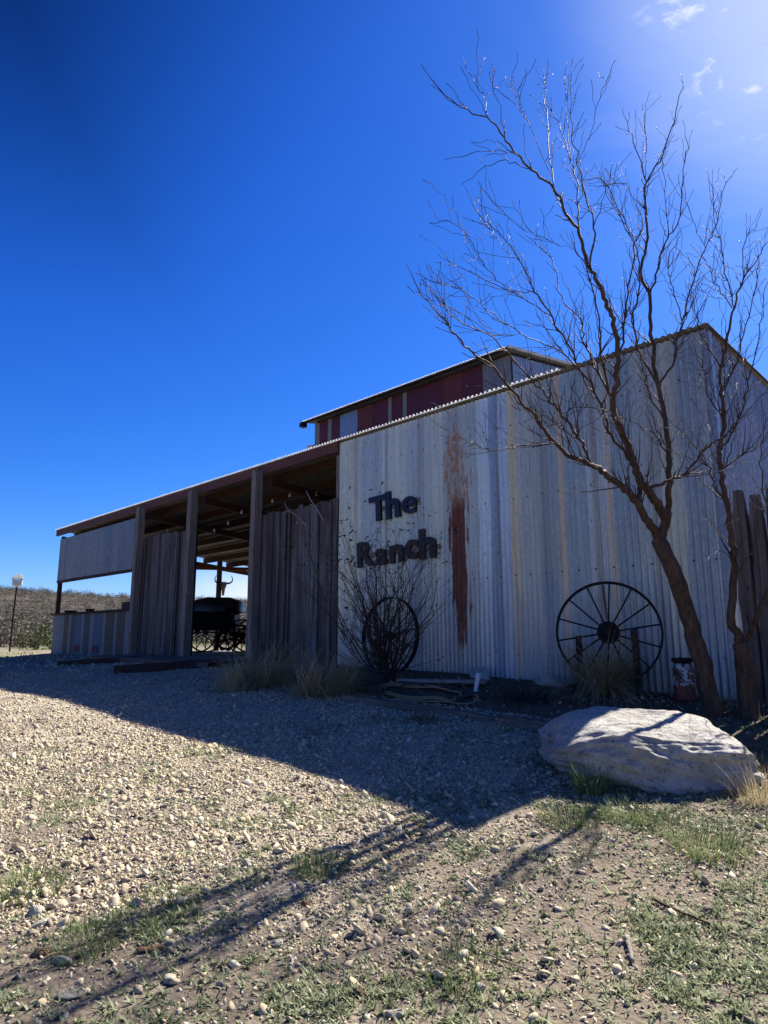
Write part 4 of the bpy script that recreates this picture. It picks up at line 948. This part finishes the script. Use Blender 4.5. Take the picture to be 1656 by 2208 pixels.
# ---------------------------------------------------------------- timbers edging the bed and the step
def timber(a, b, w, h, label, mat='timber', group='timbers edging the bed and doorway', lift=0):
    A = on_ground(*a); B = on_ground(*b); L = (B-A).length; mb = MB(); n = 12; rs = random.Random(int(a[0]))
    for i in range(n+1):
        x = L*i/n; ww = w/2*rs.uniform(.86, 1.08); hh = h*rs.uniform(.85, 1.05)
        mb.v += [(x, -ww, -.06), (x, ww, -.06), (x, ww*.95, hh), (x, -ww*.92, hh)]; mb.c += [.7]*4
    for i in range(n):
        for k in range(4): mb.f.append((i*4+k, i*4+(k+1) % 4, i*4+4+(k+1) % 4, i*4+4+k)); mb.m.append(0)
    mb.f += [(3,2,1,0), tuple(n*4+k for k in range(4))]; mb.m += [0, 0]
    o = mb.build('edging_timber', M[mat], bevel=.01); o.location = A+Vector((0, 0, lift)); d = B-A
    o.rotation_euler = (0, -math.asin(d.z/L), math.atan2(d.y, d.x)); tag(o, label, 'timber', group)
timber((745, 1508), (1080, 1560), .11, .05, 'grey timber edging the bed below the coiled hose')
timber((1075, 1563), (1205, 1583), .13, .09, 'split pale timber end piece left of the boulder')
timber((128, 1436), (292, 1426), .16, .10, 'dark timber edging the step below the counter', 'dark_timber')
timber((245, 1452), (468, 1436), .17, .12, 'long dark timber edging the step below the doorway', 'dark_timber')
mb = MB(); sx0, sx1 = LX(285), LX(560)
n = 16
for i in range(n+1):
    x = sx0+(sx1-sx0)*i/n; z = gl(x, -.5)
    mb.v += [(x, -.95, z-.03), (x, -.95, z+.05), (x, .09, FLZ+.005), (x, .09, FLZ-.3)]; mb.c += [.5]*4
for i in range(n): mb.f += [(i*4+0, i*4+4, i*4+5, i*4+1), (i*4+1, i*4+5, i*4+6, i*4+2)]; mb.m += [0, 0]
M['red_dirt'] = simple('packed_red_brown_dirt', (.15,.09,.075), .95, 0, .4, 14, .8)
o = mb.build('entry_ramp', M['red_dirt']); o.location = (C0.x, C0.y, ZB); o.rotation_euler = (0, 0, math.atan2(EX.y, EX.x)); tag(o, 'low packed reddish dirt ramp up to the open doorway', 'ramp')
# board on the bed, pipe, hose, can
A = on_ground(860, 1478); B = on_ground(1050, 1480)
mb = MB(); mb.box(0, (B-A).length, -.1, .1, 0, .035, c=.9); o = mb.build('flat_stone', M['grey_stone'], bevel=.004); o.location = A+Vector((0, 0, .03)); o.rotation_euler = (0, 0, math.atan2((B-A).y, (B-A).x)); tag(o, 'long pale flat stone lying in the bed behind the hose', 'stone')
p = on_ground(1025, 1492); mb = MB(); mb.tube([(0,0,0), (.04, .03, .17)], .022, 12); mb.tube([(.029,.022,.12), (.042,.031,.18)], .026, 12)
o = mb.build('plastic_pipe', M['pvc'], smooth=False); o.location = p; tag(o, 'short white plastic pipe sticking up out of the bed', 'pipe')
hp = on_ground(915, 1500)
e = empty('garden_hose', hp, 0, 'loosely coiled garden hose lying behind the bed timber', 'hose')
rs = random.Random(9)
for nm, mt, cnt, ph in (('hose_coil', 'hose_tan', 3, 0), ('dark_hose_coil', 'hose_dark', 4, 2)):
    mb = MB(); pts = []; N = 46*cnt
    for i in range(N):
        t = 2*math.pi*i/46; k = i/46
        a_ = .66-.05*k+.05*math.sin(k*2.3+ph)+.03*math.sin(3*t+ph); b_ = .20-.012*k+.02*math.sin(k*3+ph)
        q = EX*(a_*math.cos(t)+.06*math.sin(k*1.7+ph))+EY*(b_*math.sin(t)+.02*math.cos(k*2+ph)+(.02 if ph else -.03))
        x_, y_ = hp.x+q.x, hp.y+q.y; pts.append((q.x, q.y, gz(x_, y_)-hp.z+.02+.010*k+.01*math.sin(5*t+ph)))
    mb.tube(pts, .009 if not ph else .011, 6); mb.build(nm, M[mt], e, smooth=True)
p = on_ground(1478, 1512); s = 80/F*p.length
e = empty('milk_can', p, .3, 'old red and white painted can standing at the foot of the leaning tree', 'can')
rC, hC = .095, .36
mb = MB(); mb.lathe([(rC*.9, 0), (rC, .01), (rC, .13)], 28); mb.build('lower_body', M['can_red'], e, smooth=False)
mb = MB(); mb.lathe([(rC*.985, .13), (rC*.985, .30), (rC*.8, .33)], 28); mb.build('upper_body', M['can_white'], e, smooth=False)
mb = MB(); mb.lathe([(rC*.8, .33), (rC*.78, .34), (rC*1.0, .345), (rC*1.0, .375), (rC*.9, .38)], 28); mb.build('rim', M['dark_iron'], e)
mb = MB(); mb.tube([(-rC*1.0, 0, .27), (-rC*1.0, -.06, .22), (-rC*.7, -.10, .17), (rC*.7, -.10, .17), (rC*1.0, -.06, .22), (rC*1.0, 0, .27)], .004, 6); mb.build('handle', M['dark_iron'], e)
# ---------------------------------------------------------------- picket fence on the right
fe = empty('picket_fence', loc2w(.05, 0, 0), math.atan2(EX.y, EX.x), 'dark rough cedar picket fence running right from the barn corner', 'fence')
rs = random.Random(12); x = .03; ft = on_wall(1580, 1062, -.03)[1]
while x < 2.6:
    w = rs.uniform(.12, .18); z0 = gl(x+.05, -.03)-.06; tp = ft+rs.uniform(-.07, .05); mb = MB(); n = 8; c = rs.uniform(.3, 1)
    for i in range(n+1):
        t = i/n; ww = w/2*(1-.02*t)*rs.uniform(.92, 1.04)*(.6 if i == n else 1); cx = x+w/2+rs.uniform(-.006, .006); z = z0+(tp-z0)*t; dd = .028*rs.uniform(.8, 1.2)
        mb.v += [(cx-ww, .02, z), (cx-ww*.8, -dd-.01, z), (cx+ww*.8, -dd-.01, z), (cx+ww, .02, z)]; mb.c += [c]*4
    for i in range(n):
        for k in range(4): mb.f.append((i*4+k, i*4+(k+1) % 4, i*4+4+(k+1) % 4, i*4+4+k)); mb.m.append(0)
    mb.f += [(3,2,1,0), tuple(n*4+k for k in range(4))]; mb.m += [0, 0]
    mb.v = [(a, b-.03, c_) for a, b, c_ in mb.v]
    mb.build('picket', M['picket'], fe); x += w+rs.uniform(-.004, .012)
for z in (.45, 1.35):
    mb = MB(); mb.box(.02, 2.6, .0, .05, z, z+.08); mb.build('rail', M['picket'], fe)
# ---------------------------------------------------------------- string lights
e = empty('string_lights', loc2w(LX(430), .3, 2.8), math.atan2(EX.y, EX.x), 'string of small round bulbs hanging under the open shed roof', 'string lights')
ox, oy, oz = LX(430), .3, 2.8
bl_ = [(600, 1015), (625, 1068), (588, 1080), (551, 1088), (521, 1105), (492, 1128), (462, 1144), (360, 1144)]
mb = MB(); pts = []
LY = .7
cs = []
for px, py in bl_:
    a_, z_ = on_wall(px, py, LY); cs.append((a_-ox, LY-oy, z_-oz))
cs.sort()
for q in cs: pts += [(q[0], q[1], q[2]+.05)]
S = catmull([Vector(p_) for p_ in pts], 5); mb.tube(S, .004, 5); mb.build('cable', M['black'], e)
for q in cs:
    mb = MB(); mb.lathe([(.006, .05), (.012, .035), (.012, .022), (.024, .008), (.028, -.01), (.02, -.028), (.006, -.036)], 10, M=Matrix.Translation(q)); mb.build('bulb', M['bulb'], e, smooth=True)
e = empty('string_lights', loc2w(xL, 4.5, 2.9), math.atan2(EX.y, EX.x), 'string of dark hanging bulbs along the far open end of the shed', 'string lights')
for px, py in ((438, 1190), (450, 1189), (487, 1198), (506, 1197), (543, 1190)):
    d = ray(px, py); k = (C0.dot(EX)+xL)/d.dot(EX); p = d*k; l = w2loc(Vector((p.x, p.y, H+p.z)))
    mb = MB(); q = (l[0]-xL+.12, l[1]-4.5, l[2]-2.9)
    mb.lathe([(.01, .16), (.016, .15), (.02, .07), (.035, .04), (.042, 0), (.03, -.05), (.008, -.06)], 10, M=Matrix.Translation(q)); mb.build('bulb', M['glass_dark'], e, smooth=True)
mb = MB(); mb.tube([(.12, -4.2, .22), (.12, 0, .12), (.12, 2.4, -.05)], .006, 5); mb.build('cable', M['black'], e)
# ---------------------------------------------------------------- skull post at the far end
def end_plane(px, py):
    d = ray(px, py); k = (C0.dot(EX)+xL)/d.dot(EX); p = d*k; return Vector((p.x, p.y, H+p.z))
pt = end_plane(475, 1195); l = w2loc(pt)
mb = MB(); mb.box(-.065, .065, -.065, .065, 0, l[2]-FLZ+.05, c=.4); o = mb.build('end_post', M['dark_timber'], barn, bevel=.01); o.location = (xL, l[1], FLZ)
sk = end_plane(478, 1262)-(-EX)*0+EX*.11
e = empty('cow_skull', sk, math.atan2(EX.y, EX.x)+R(60), 'horned cow skull hung on the dark post at the far open end', 'skull')
mb = MB()
for i, (z, wx, dy) in enumerate([(.10, .075, .06), (.04, .10, .08), (-.03, .095, .085), (-.12, .06, .06), (-.24, .045, .045), (-.34, .035, .03)]):
    for k in range(10):
        t = 2*math.pi*k/10; mb.v.append((wx*math.cos(t), -.02+dy*math.sin(t), z)); mb.c.append(.5)
for i in range(5):
    for k in range(10): mb.f.append((i*10+k, i*10+(k+1) % 10, i*10+10+(k+1) % 10, i*10+10+k)); mb.m.append(0)
mb.f += [tuple(range(10)), tuple(range(50, 60))]; mb.m += [0, 0]
mb.build('skull', M['bone'], e, smooth=True)
for s in (-1, 1):
    mb = MB(); mb.tube(catmull([Vector((s*.07, 0, .06)), Vector((s*.18, -.01, .06)), Vector((s*.27, -.02, .13)), Vector((s*.27, -.02, .24)), Vector((s*.23, -.02, .31))], 4), [.035-.0018*i for i in range(17)], 8); mb.build('horn', M['horn'], e, smooth=True)
    mb = MB(); mb.lathe([(.022, 0), (.024, .004)], 10, M=Matrix.Translation((s*.06, -.085, -.01)) @ Matrix.Rotation(R(90), 4, 'X')); mb.build('eye_socket', M['black'], e)
wb = end_plane(466, 1199)
e = empty('wall_lamp', wb, math.atan2(EX.y, EX.x)+R(40), 'small white box lamp on the post above the cow skull', 'lamp')
mb = MB(); mb.box(-.13, .13, -.08, .08, -.10, .10); mb.build('housing', M['white'], e, bevel=.01)
mb = MB(); mb.box(-.09, .09, -.086, -.082, -.06, .06); mb.build('lens', M['glass_dark'], e)
# ---------------------------------------------------------------- old buggy in the doorway
bgp = at_Y(478, 1404, 19.0); bgp.z = FLZ+ZB
e = empty('old_buggy', bgp, R(0), 'dark old buggy with rounded black hood parked inside the open doorway', 'buggy')
mb = MB(); n = 16; prof = []
for i in range(n+1):
    t = math.pi*i/n; prof.append((.62*math.cos(t) if False else None))
hv = []
for j, y in enumerate((-.5, -.2, .1, .4)):
    sc = (.93, 1.0, 1.0, .92)[j]
    for i in range(n+1):
        t = math.pi*i/n; cx, cz = -math.cos(t), math.sin(t)
        rx = .68*sc; rz = .40*sc*(1+.03*math.sin(i*2+j))
        hv.append((-.12+rx*np.sign(cx)*abs(cx)**.7, y, 1.06+rz*abs(cz)**.6))
m_ = n+1
fs = [(j*m_+i, j*m_+i+1, (j+1)*m_+i+1, (j+1)*m_+i) for j in range(3) for i in range(n)]
fs += [tuple(range(m_))[::-1], tuple(range(3*m_, 4*m_))]
mb.add(hv, fs); ho = mb.build('hood', M['tarp'], e, smooth=True)
mb = MB(); mb.box(-.72, .40, -.42, .35, .58, 1.06); mb.box(-.80, .50, -.45, -.40, .98, 1.05); mb.build('body', M['black'], e, bevel=.03)
mb = MB(); mb.box(.35, .85, -.3, .3, .45, .52); mb.bar((.8, -.3, .5), (.95, -.3, .85), .04, .04); mb.box(.82, .9, -.3, .3, .5, .8); mb.build('dashboard', M['black'], e, bevel=.01)
for (wx, wy, wr) in ((-.55, -.5, .52), (.62, -.5, .42), (-.55, .45, .52), (.62, .45, .42)):
    mb = MB(); mb.tube([(wx+wr*math.cos(2*math.pi*k/36), wy, wr+.01+wr*math.sin(2*math.pi*k/36)) for k in range(36)], .022, 6, closed=True)
    mb.lathe([(.05, -.06), (.06, 0), (.05, .06)], 12, M=Matrix.Translation((wx, wy, wr+.01)) @ Matrix.Rotation(R(90), 4, 'X'))
    wl = mb.build('wheel', M['dark_iron'], e)
    for k in range(12):
        t = 2*math.pi*k/12; sp_ = MB(); sp_.tube([(wx+.04*math.cos(t), wy, wr+.01+.04*math.sin(t)), (wx+wr*math.cos(t), wy, wr+.01+wr*math.sin(t))], .013, 5); sp_.build('spoke', M['dark_iron'], wl)
mb = MB(); mb.tube([(-.55, -.5, .53), (-.55, .45, .53)], .025); mb.tube([(.62, -.5, .43), (.62, .45, .43)], .025); mb.tube([(.5, -.3, .45), (1.6, -.32, .75)], .025); mb.tube([(.5, .3, .45), (1.6, .32, .75)], .025); mb.build('shafts', M['dark_iron'], e)
ip = at_Y(528, 1404, 17.2); ip.z = FLZ+ZB
e = empty('rusty_implement', ip, R(15), 'dark rusty farm implement with gears and seat at the right of the doorway', 'implement')
mb = MB()
for a_, b_ in (((-.7,0,.25),(.4,.1,.55)), ((-.6,.2,.5),(.5,-.1,.3)), ((-.2,0,.3),(-.35,0,1.0)), ((.1,.1,.3),(.25,.05,.85)), ((-.7,0,.1),(-.5,.1,.75)), ((-.5,0,.7),(.3,0,.62)), ((.3,0,.2),(.35,.1,.95)), ((-.3,-.1,.05),(.1,.1,.6))): mb.tube([a_, b_], .028, 6)
mb.build('frame', M['dark_iron'], e)
for (gx, gz_, gr) in ((-.45, .32, .26), (-.05, .42, .2), (.28, .30, .24)):
    mb = MB(); vs = []; nn = 36
    for k in range(nn):
        t = 2*math.pi*k/nn; rr = gr*(1.06 if k % 4 < 2 else .94)
        for yy in (-.03, .03):
            vs += [(gx+rr*math.cos(t), yy, gz_+rr*math.sin(t)), (gx+gr*.7*math.cos(t), yy, gz_+gr*.7*math.sin(t))]
    fs = []
    for k in range(nn):
        a_ = k*4; b_ = ((k+1) % nn)*4; fs += [(a_, b_, b_+1, a_+1), (a_+2, a_+3, b_+3, b_+2), (a_, a_+2, b_+2, b_), (a_+1, b_+1, b_+3, a_+3)]
    mb.add(vs, fs)
    for k in range(4):
        t = math.pi*k/4; mb.tube([(gx-gr*.75*math.cos(t), 0, gz_-gr*.75*math.sin(t)), (gx+gr*.75*math.cos(t), 0, gz_+gr*.75*math.sin(t))], .014, 5)
    mb.build('gear', M['dark_iron'], e)
mb = MB(); mb.lathe([(.02, 0), (.12, .01), (.19, .05), (.2, .09), (.12, .03), (.02, .02)], 16, M=Matrix.Translation((-.35, 0, .98))); mb.build('seat', M['dark_iron'], e)
# things on the counter
def on_counter(px, w, d, h, label, mat, kind, cat):
    a_ = LX(px, 1318); z_ = c0[2]+(c1[2]-c0[2])*(a_-xL)/(c1[0]-xL)+.0425; mb = MB()
    if kind == 'pan': mb.lathe([(w*.4, 0), (w*.5, h*.9), (w*.5, h), (w*.44, h), (w*.36, .01)], 20); mb.tube([(w*.45, 0, h*.8), (w*.9, 0, h*.9)], .01, 6)
    else: mb.box(-w/2, w/2, -d/2, d/2, 0, h); mb.box(-w/2-.01, w/2+.01, -d/2-.01, d/2+.01, h, h+.02)
    o = mb.build(kind, M[mat], bevel=.003); o.location = loc2w(a_, .08, z_); o.rotation_euler = (0, 0, math.atan2(EX.y, EX.x)); tag(o, label, cat, 'things on the counter')
on_counter(146, .34, .2, .06, 'wide black pan at the left end of the counter', 'dark_iron', 'pan', 'pan')
on_counter(187, .22, .2, .07, 'small black pan in the middle of the counter', 'dark_iron', 'pan', 'pan')
on_counter(277, .55, .25, .14, 'dark box at the right end of the counter', 'black', 'box', 'box')
# ---------------------------------------------------------------- pole lamp on the left
lp = on_ground(24, 1397); k = 26/lp.length
lp = Vector((at_Y(22, 1390, 22.5).x, 22.5, 0)); lp.z = gz(lp.x, lp.y)
e = empty('yard_lamp', lp, R(25), 'white box lantern on a thin dark pole left of the barn', 'lamp')
hp_ = at_Y(28, 1262, 22.5).z-lp.z
mb = MB(); mb.tube([(0,0,-.1), (.0,0,hp_*.5), (.03,0,hp_)], .026, 8); mb.build('pole', M['dark_iron'], e)
mb = MB(); mb.box(-.11, .17, -.13, .13, hp_, hp_+.16); mb.lathe([(.05, hp_-.06), (.06, hp_)], 10, M=Matrix.Translation((.03, 0, 0))); mb.build('lantern', M['white'], e, bevel=.008)
mb = MB(); mb.add([(-.15,-.17,hp_+.20), (.21,-.17,hp_+.20), (.21,.17,hp_+.20), (-.15,.17,hp_+.20), (-.05,-.08,hp_+.35), (.13,-.08,hp_+.35), (.13,.08,hp_+.35), (-.05,.08,hp_+.35)], [(0,3,2,1),(4,5,6,7),(0,1,5,4),(1,2,6,5),(2,3,7,6),(3,0,4,7)]); mb.build('lantern_roof', M['white'], e, bevel=.005)
mb = MB()
for sx in (-.09, .15):
    for sy in (-.11, .11): mb.box(sx-.01, sx+.01, sy-.01, sy+.01, hp_+.16, hp_+.21)
mb.build('lantern_frame', M['dark_iron'], e)
# ---------------------------------------------------------------- brush
def clump_mesh(name, xs, ys, hs, per, mat, label, cat, leaf=.07, stems=True):
    n = len(xs); N = n*per
    X = np.repeat(xs, per); Y = np.repeat(ys, per); Hh = np.repeat(hs, per); 
    a = RNG.uniform(0, 6.28, N); e_ = np.arcsin(RNG.uniform(.0, 1, N)); rr = RNG.uniform(.35, 1, N)**.6*(1+.35*np.sin(a*3+np.repeat(RNG.uniform(0, 6, n), per)))
    x = X+np.cos(a)*np.cos(e_)*rr*Hh*.75; y = Y+np.sin(a)*np.cos(e_)*rr*Hh*.75; z = ground(X, Y, False)+np.sin(e_)*rr*Hh*.95
    s = Hh*leaf*RNG.uniform(.5, 1.6, N)
    d1 = RNG.normal(size=(N, 3)); d1[:, 2] += .4; d1 /= np.linalg.norm(d1, axis=1)[:, None]; d2 = np.cross(d1, RNG.normal(size=(N, 3))); d2 /= np.linalg.norm(d2, axis=1)[:, None]
    P = np.stack([x, y, z], -1); V = np.stack([P-d1*s[:, None], P+d2*(s*.45)[:, None], P+d1*s[:, None], P-d2*(s*.45)[:, None]], 1).reshape(-1, 3)
    Fq = np.arange(N*4).reshape(-1, 4)
    o = np_mesh(name, V, Fq, mat, np.repeat(np.clip(np.repeat(RNG.random(n), per)*.6+RNG.random(N)*.4, 0, 1), 4))
    return tag(o, label, cat, kind='stuff')
def scat(n, r0, r1, az0, az1):
    az = np.radians(RNG.uniform(az0, az1, n)); r = r0*(r1/r0)**RNG.random(n); return r*np.sin(az), r*np.cos(az)
xs, ys = scat(5200, 38, 400, -44, 4); clump_mesh('hillside_brush', xs, ys, RNG.uniform(.35, 1.0, len(xs))*(1+np.hypot(xs, ys)/260), 80, M['brush'], 'grey brown scrub covering the low hill behind the barn', 'scrub', .085)
xs, ys = scat(1100, 38, 400, -44, 4); clump_mesh('juniper_scrub', xs, ys, RNG.uniform(.4, 1.1, len(xs))*(1+np.hypot(xs, ys)/300), 110, M['brush_green'], 'dark olive bushes dotted over the low hill', 'scrub', .07)
def bush(px, py, Y, h, mat, label, per=900):
    p = at_Y(px, py, Y); z = gz(p.x, p.y); n = per; a = RNG.uniform(0, 6.28, n); e_ = np.arcsin(RNG.uniform(0, 1, n)); rr = RNG.uniform(.3, 1, n)**.6*(1+.25*np.sin(a*4))
    P = np.stack([np.cos(a)*np.cos(e_)*rr*h*.8, np.sin(a)*np.cos(e_)*rr*h*.8, np.sin(e_)*rr*h], -1); s = h*.06*RNG.uniform(.5, 1.5, n)
    d1 = RNG.normal(size=(n, 3)); d1[:, 2] += .6; d1 /= np.linalg.norm(d1, axis=1)[:, None]; d2 = np.cross(d1, RNG.normal(size=(n, 3))); d2 /= np.linalg.norm(d2, axis=1)[:, None]
    V = np.stack([P-d1*s[:, None], P+d2*(s*.4)[:, None], P+d1*s[:, None], P-d2*(s*.4)[:, None]], 1).reshape(-1, 3)
    o = np_mesh('bush', V, np.arange(n*4).reshape(-1, 4), mat, np.repeat(RNG.random(n), 4)); o.location = (p.x, p.y, z); tag(o, label, 'bush', 'bushes left of the barn')
bush(92, 1400, 25, .85, M['brush_olive'], 'rounded green bush just left of the counter end of the barn')
bush(55, 1400, 28, .55, M['brush_green'], 'low olive bush between the lamp pole and the green bush')
bush(12, 1395, 30, .9, M['brush'], 'grey brown bush at the left edge behind the lamp pole', 1200)
# dry weeds near right bottom and in bed
tuft(1650, 1730, 260, .08, .28, .16, .5, .8, M['dry_grass'], 'dry_weed', 'reddish dry weed clump at the right edge beside the boulder', 'weed', 'dry weed clumps', wd=.0025)
tuft(1600, 1668, 160, .05, .16, .12, .6, .8, M['dead_leaf'], 'dry_weed', 'small rusty weed touching the right end of the boulder', 'weed', 'dry weed clumps', wd=.003)
tuft(905, 1560, 260, .05, .14, .16, .6, .8, M['dead_leaf'], 'dry_weed', 'low rust brown weed in front of the bed timber', 'weed', 'dry weed clumps', wd=.003)
tuft(1130, 1512, 420, .08, .24, .25, .6, .8, M['dark_leaf'], 'dry_weed', 'dark dead weed clump in the bed left of the drooping grass', 'weed', 'dry weed clumps', wd=.003)
tuft(1540, 1520, 200, .05, .18, .2, .6, .8, M['green_weed'], 'dry_weed', 'grey green weed behind the can at the tree foot', 'weed', 'dry weed clumps', wd=.004)
# ---------------------------------------------------------------- light, sky, camera
AZ, EL = R(45), R(45.5)
sd = Vector((math.sin(AZ)*math.cos(EL), math.cos(AZ)*math.cos(EL), math.sin(EL)))
sl = bpy.data.lights.new('sun', 'SUN'); sl.energy = 5.0; sl.angle = R(.5); sl.color = (1, .93, .81)
so = bpy.data.objects.new('sun', sl); COL.objects.link(so); so.rotation_euler = sd.to_track_quat('Z', 'Y').to_euler(); so.location = (5, 5, 20)
W = bpy.data.worlds.new('World'); scene.world = W; W.use_nodes = True; nt = W.node_tree; nt.nodes.clear()
class WT(NT):
    def __init__(s, t): s.t = t; s.tc = t.nodes.new('ShaderNodeTexCoord')
w = WT(nt)
sky = w.n('ShaderNodeTexSky'); sky.sky_type = 'NISHITA'; sky.sun_disc = False; sky.sun_elevation = EL; sky.sun_rotation = AZ; sky.altitude = 900; sky.air_density = 1.0; sky.dust_density = .8; sky.ozone_density = 2.0
hs = w.n('ShaderNodeHueSaturation'); hs.inputs['Hue'].default_value = .5; hs.inputs['Saturation'].default_value = 1.2; hs.inputs['Value'].default_value = 1.0
nt.links.new(sky.outputs[0], hs.inputs['Color'])
G = w.tc.outputs['Generated']; s3 = w.sep(G)
# thin cirrus near the sun and low cloud bank on the horizon
sr = w.sep(hs.outputs[0])
grade = w.comb(w.m('MULTIPLY', w.m('POWER', w.m('MULTIPLY', sr[0], .62), 1.8), .34), w.m('MULTIPLY', w.m('POWER', w.m('MULTIPLY', sr[1], .55), 1.35), .75), w.m('MULTIPLY', sr[2], 1.0))
dt = w.n('ShaderNodeVectorMath', operation='DOT_PRODUCT'); w.put(dt.inputs[0], G); dt.inputs[1].default_value = tuple(sd)
grade = w.mix(1.0, grade, w.ramp(w.m('SUBTRACT', s3[2], w.m('MULTIPLY', w.m('MAXIMUM', w.m('SUBTRACT', dt.outputs['Value'], .6), 0), 1.2)), [(.36, 1.0), (.80, .22)], 'EASE'), 'MULTIPLY')
near = w.ramp(dt.outputs['Value'], [(.90, 0), (.995, 1)])
pz = w.m('MAXIMUM', s3[2], .03); pl = w.comb(w.m('DIVIDE', s3[0], pz), w.m('DIVIDE', s3[1], pz), 0)
wisp = w.ramp(w.noise(w.map((1.0, 3.2, 1), (0, 0, 0), pl, (0, 0, R(-35))), 1.4, 8, .6, .8), [(.45, 0), (.75, 1)])
puff = w.ramp(w.noise(w.map((1, 1, 1), (2.3, .7, 0), pl), 13, 8, .6, .3), [(.56, 0), (.66, 1)])
pm = w.m('MULTIPLY', puff, w.ramp(dt.outputs['Value'], [(.962, 0), (.970, 1), (.982, 1), (.988, 0)]))
low = w.m('MULTIPLY', w.ramp(w.noise(w.map((3, 3, 14), (0, 0, 0), G), 1, 6, .6), [(.22, 0), (.42, 1)]), w.ramp(s3[2], [(.0, 1), (.075, .9), (.12, 0)]))
az_m = w.ramp(w.m('ADD', w.m('MULTIPLY', s3[0], .5), .5), [(.33, 0), (.41, 1)])
low = w.m('MULTIPLY', low, az_m)
cl = w.m('ADD', w.m('ADD', w.m('MULTIPLY', w.m('MULTIPLY', wisp, near), .16), w.m('MULTIPLY', pm, .6)), w.m('MULTIPLY', low, .85), clamp=True)
grade = w.mix(w.ramp(dt.outputs['Value'], [(.93, 0), (1, .52)], 'EASE'), grade, (4.3, 4.9, 5.4))
col = w.mix(cl, grade, (5.6, 5.9, 6.4))
bg = w.n('ShaderNodeBackground'); bg.inputs['Strength'].default_value = .076; nt.links.new(col, bg.inputs['Color'])
wo = w.n('ShaderNodeOutputWorld'); nt.links.new(bg.outputs[0], wo.inputs[0])
cam = bpy.data.cameras.new('camera'); co = bpy.data.objects.new('camera', cam); COL.objects.link(co); scene.camera = co
co.location = (0, 0, H); co.rotation_euler = (R(90)+PITCH, 0, 0)
cam.sensor_fit = 'HORIZONTAL'; cam.sensor_width = 36; cam.lens = 36*F/1656; cam.clip_end = 4000; cam.clip_start = .05
scene.view_settings.view_transform = 'Standard'; scene.view_settings.look = 'None'; scene.view_settings.gamma = 1; scene.view_settings.exposure = 1.2
scene.render.resolution_x = 768; scene.render.resolution_y = 1024
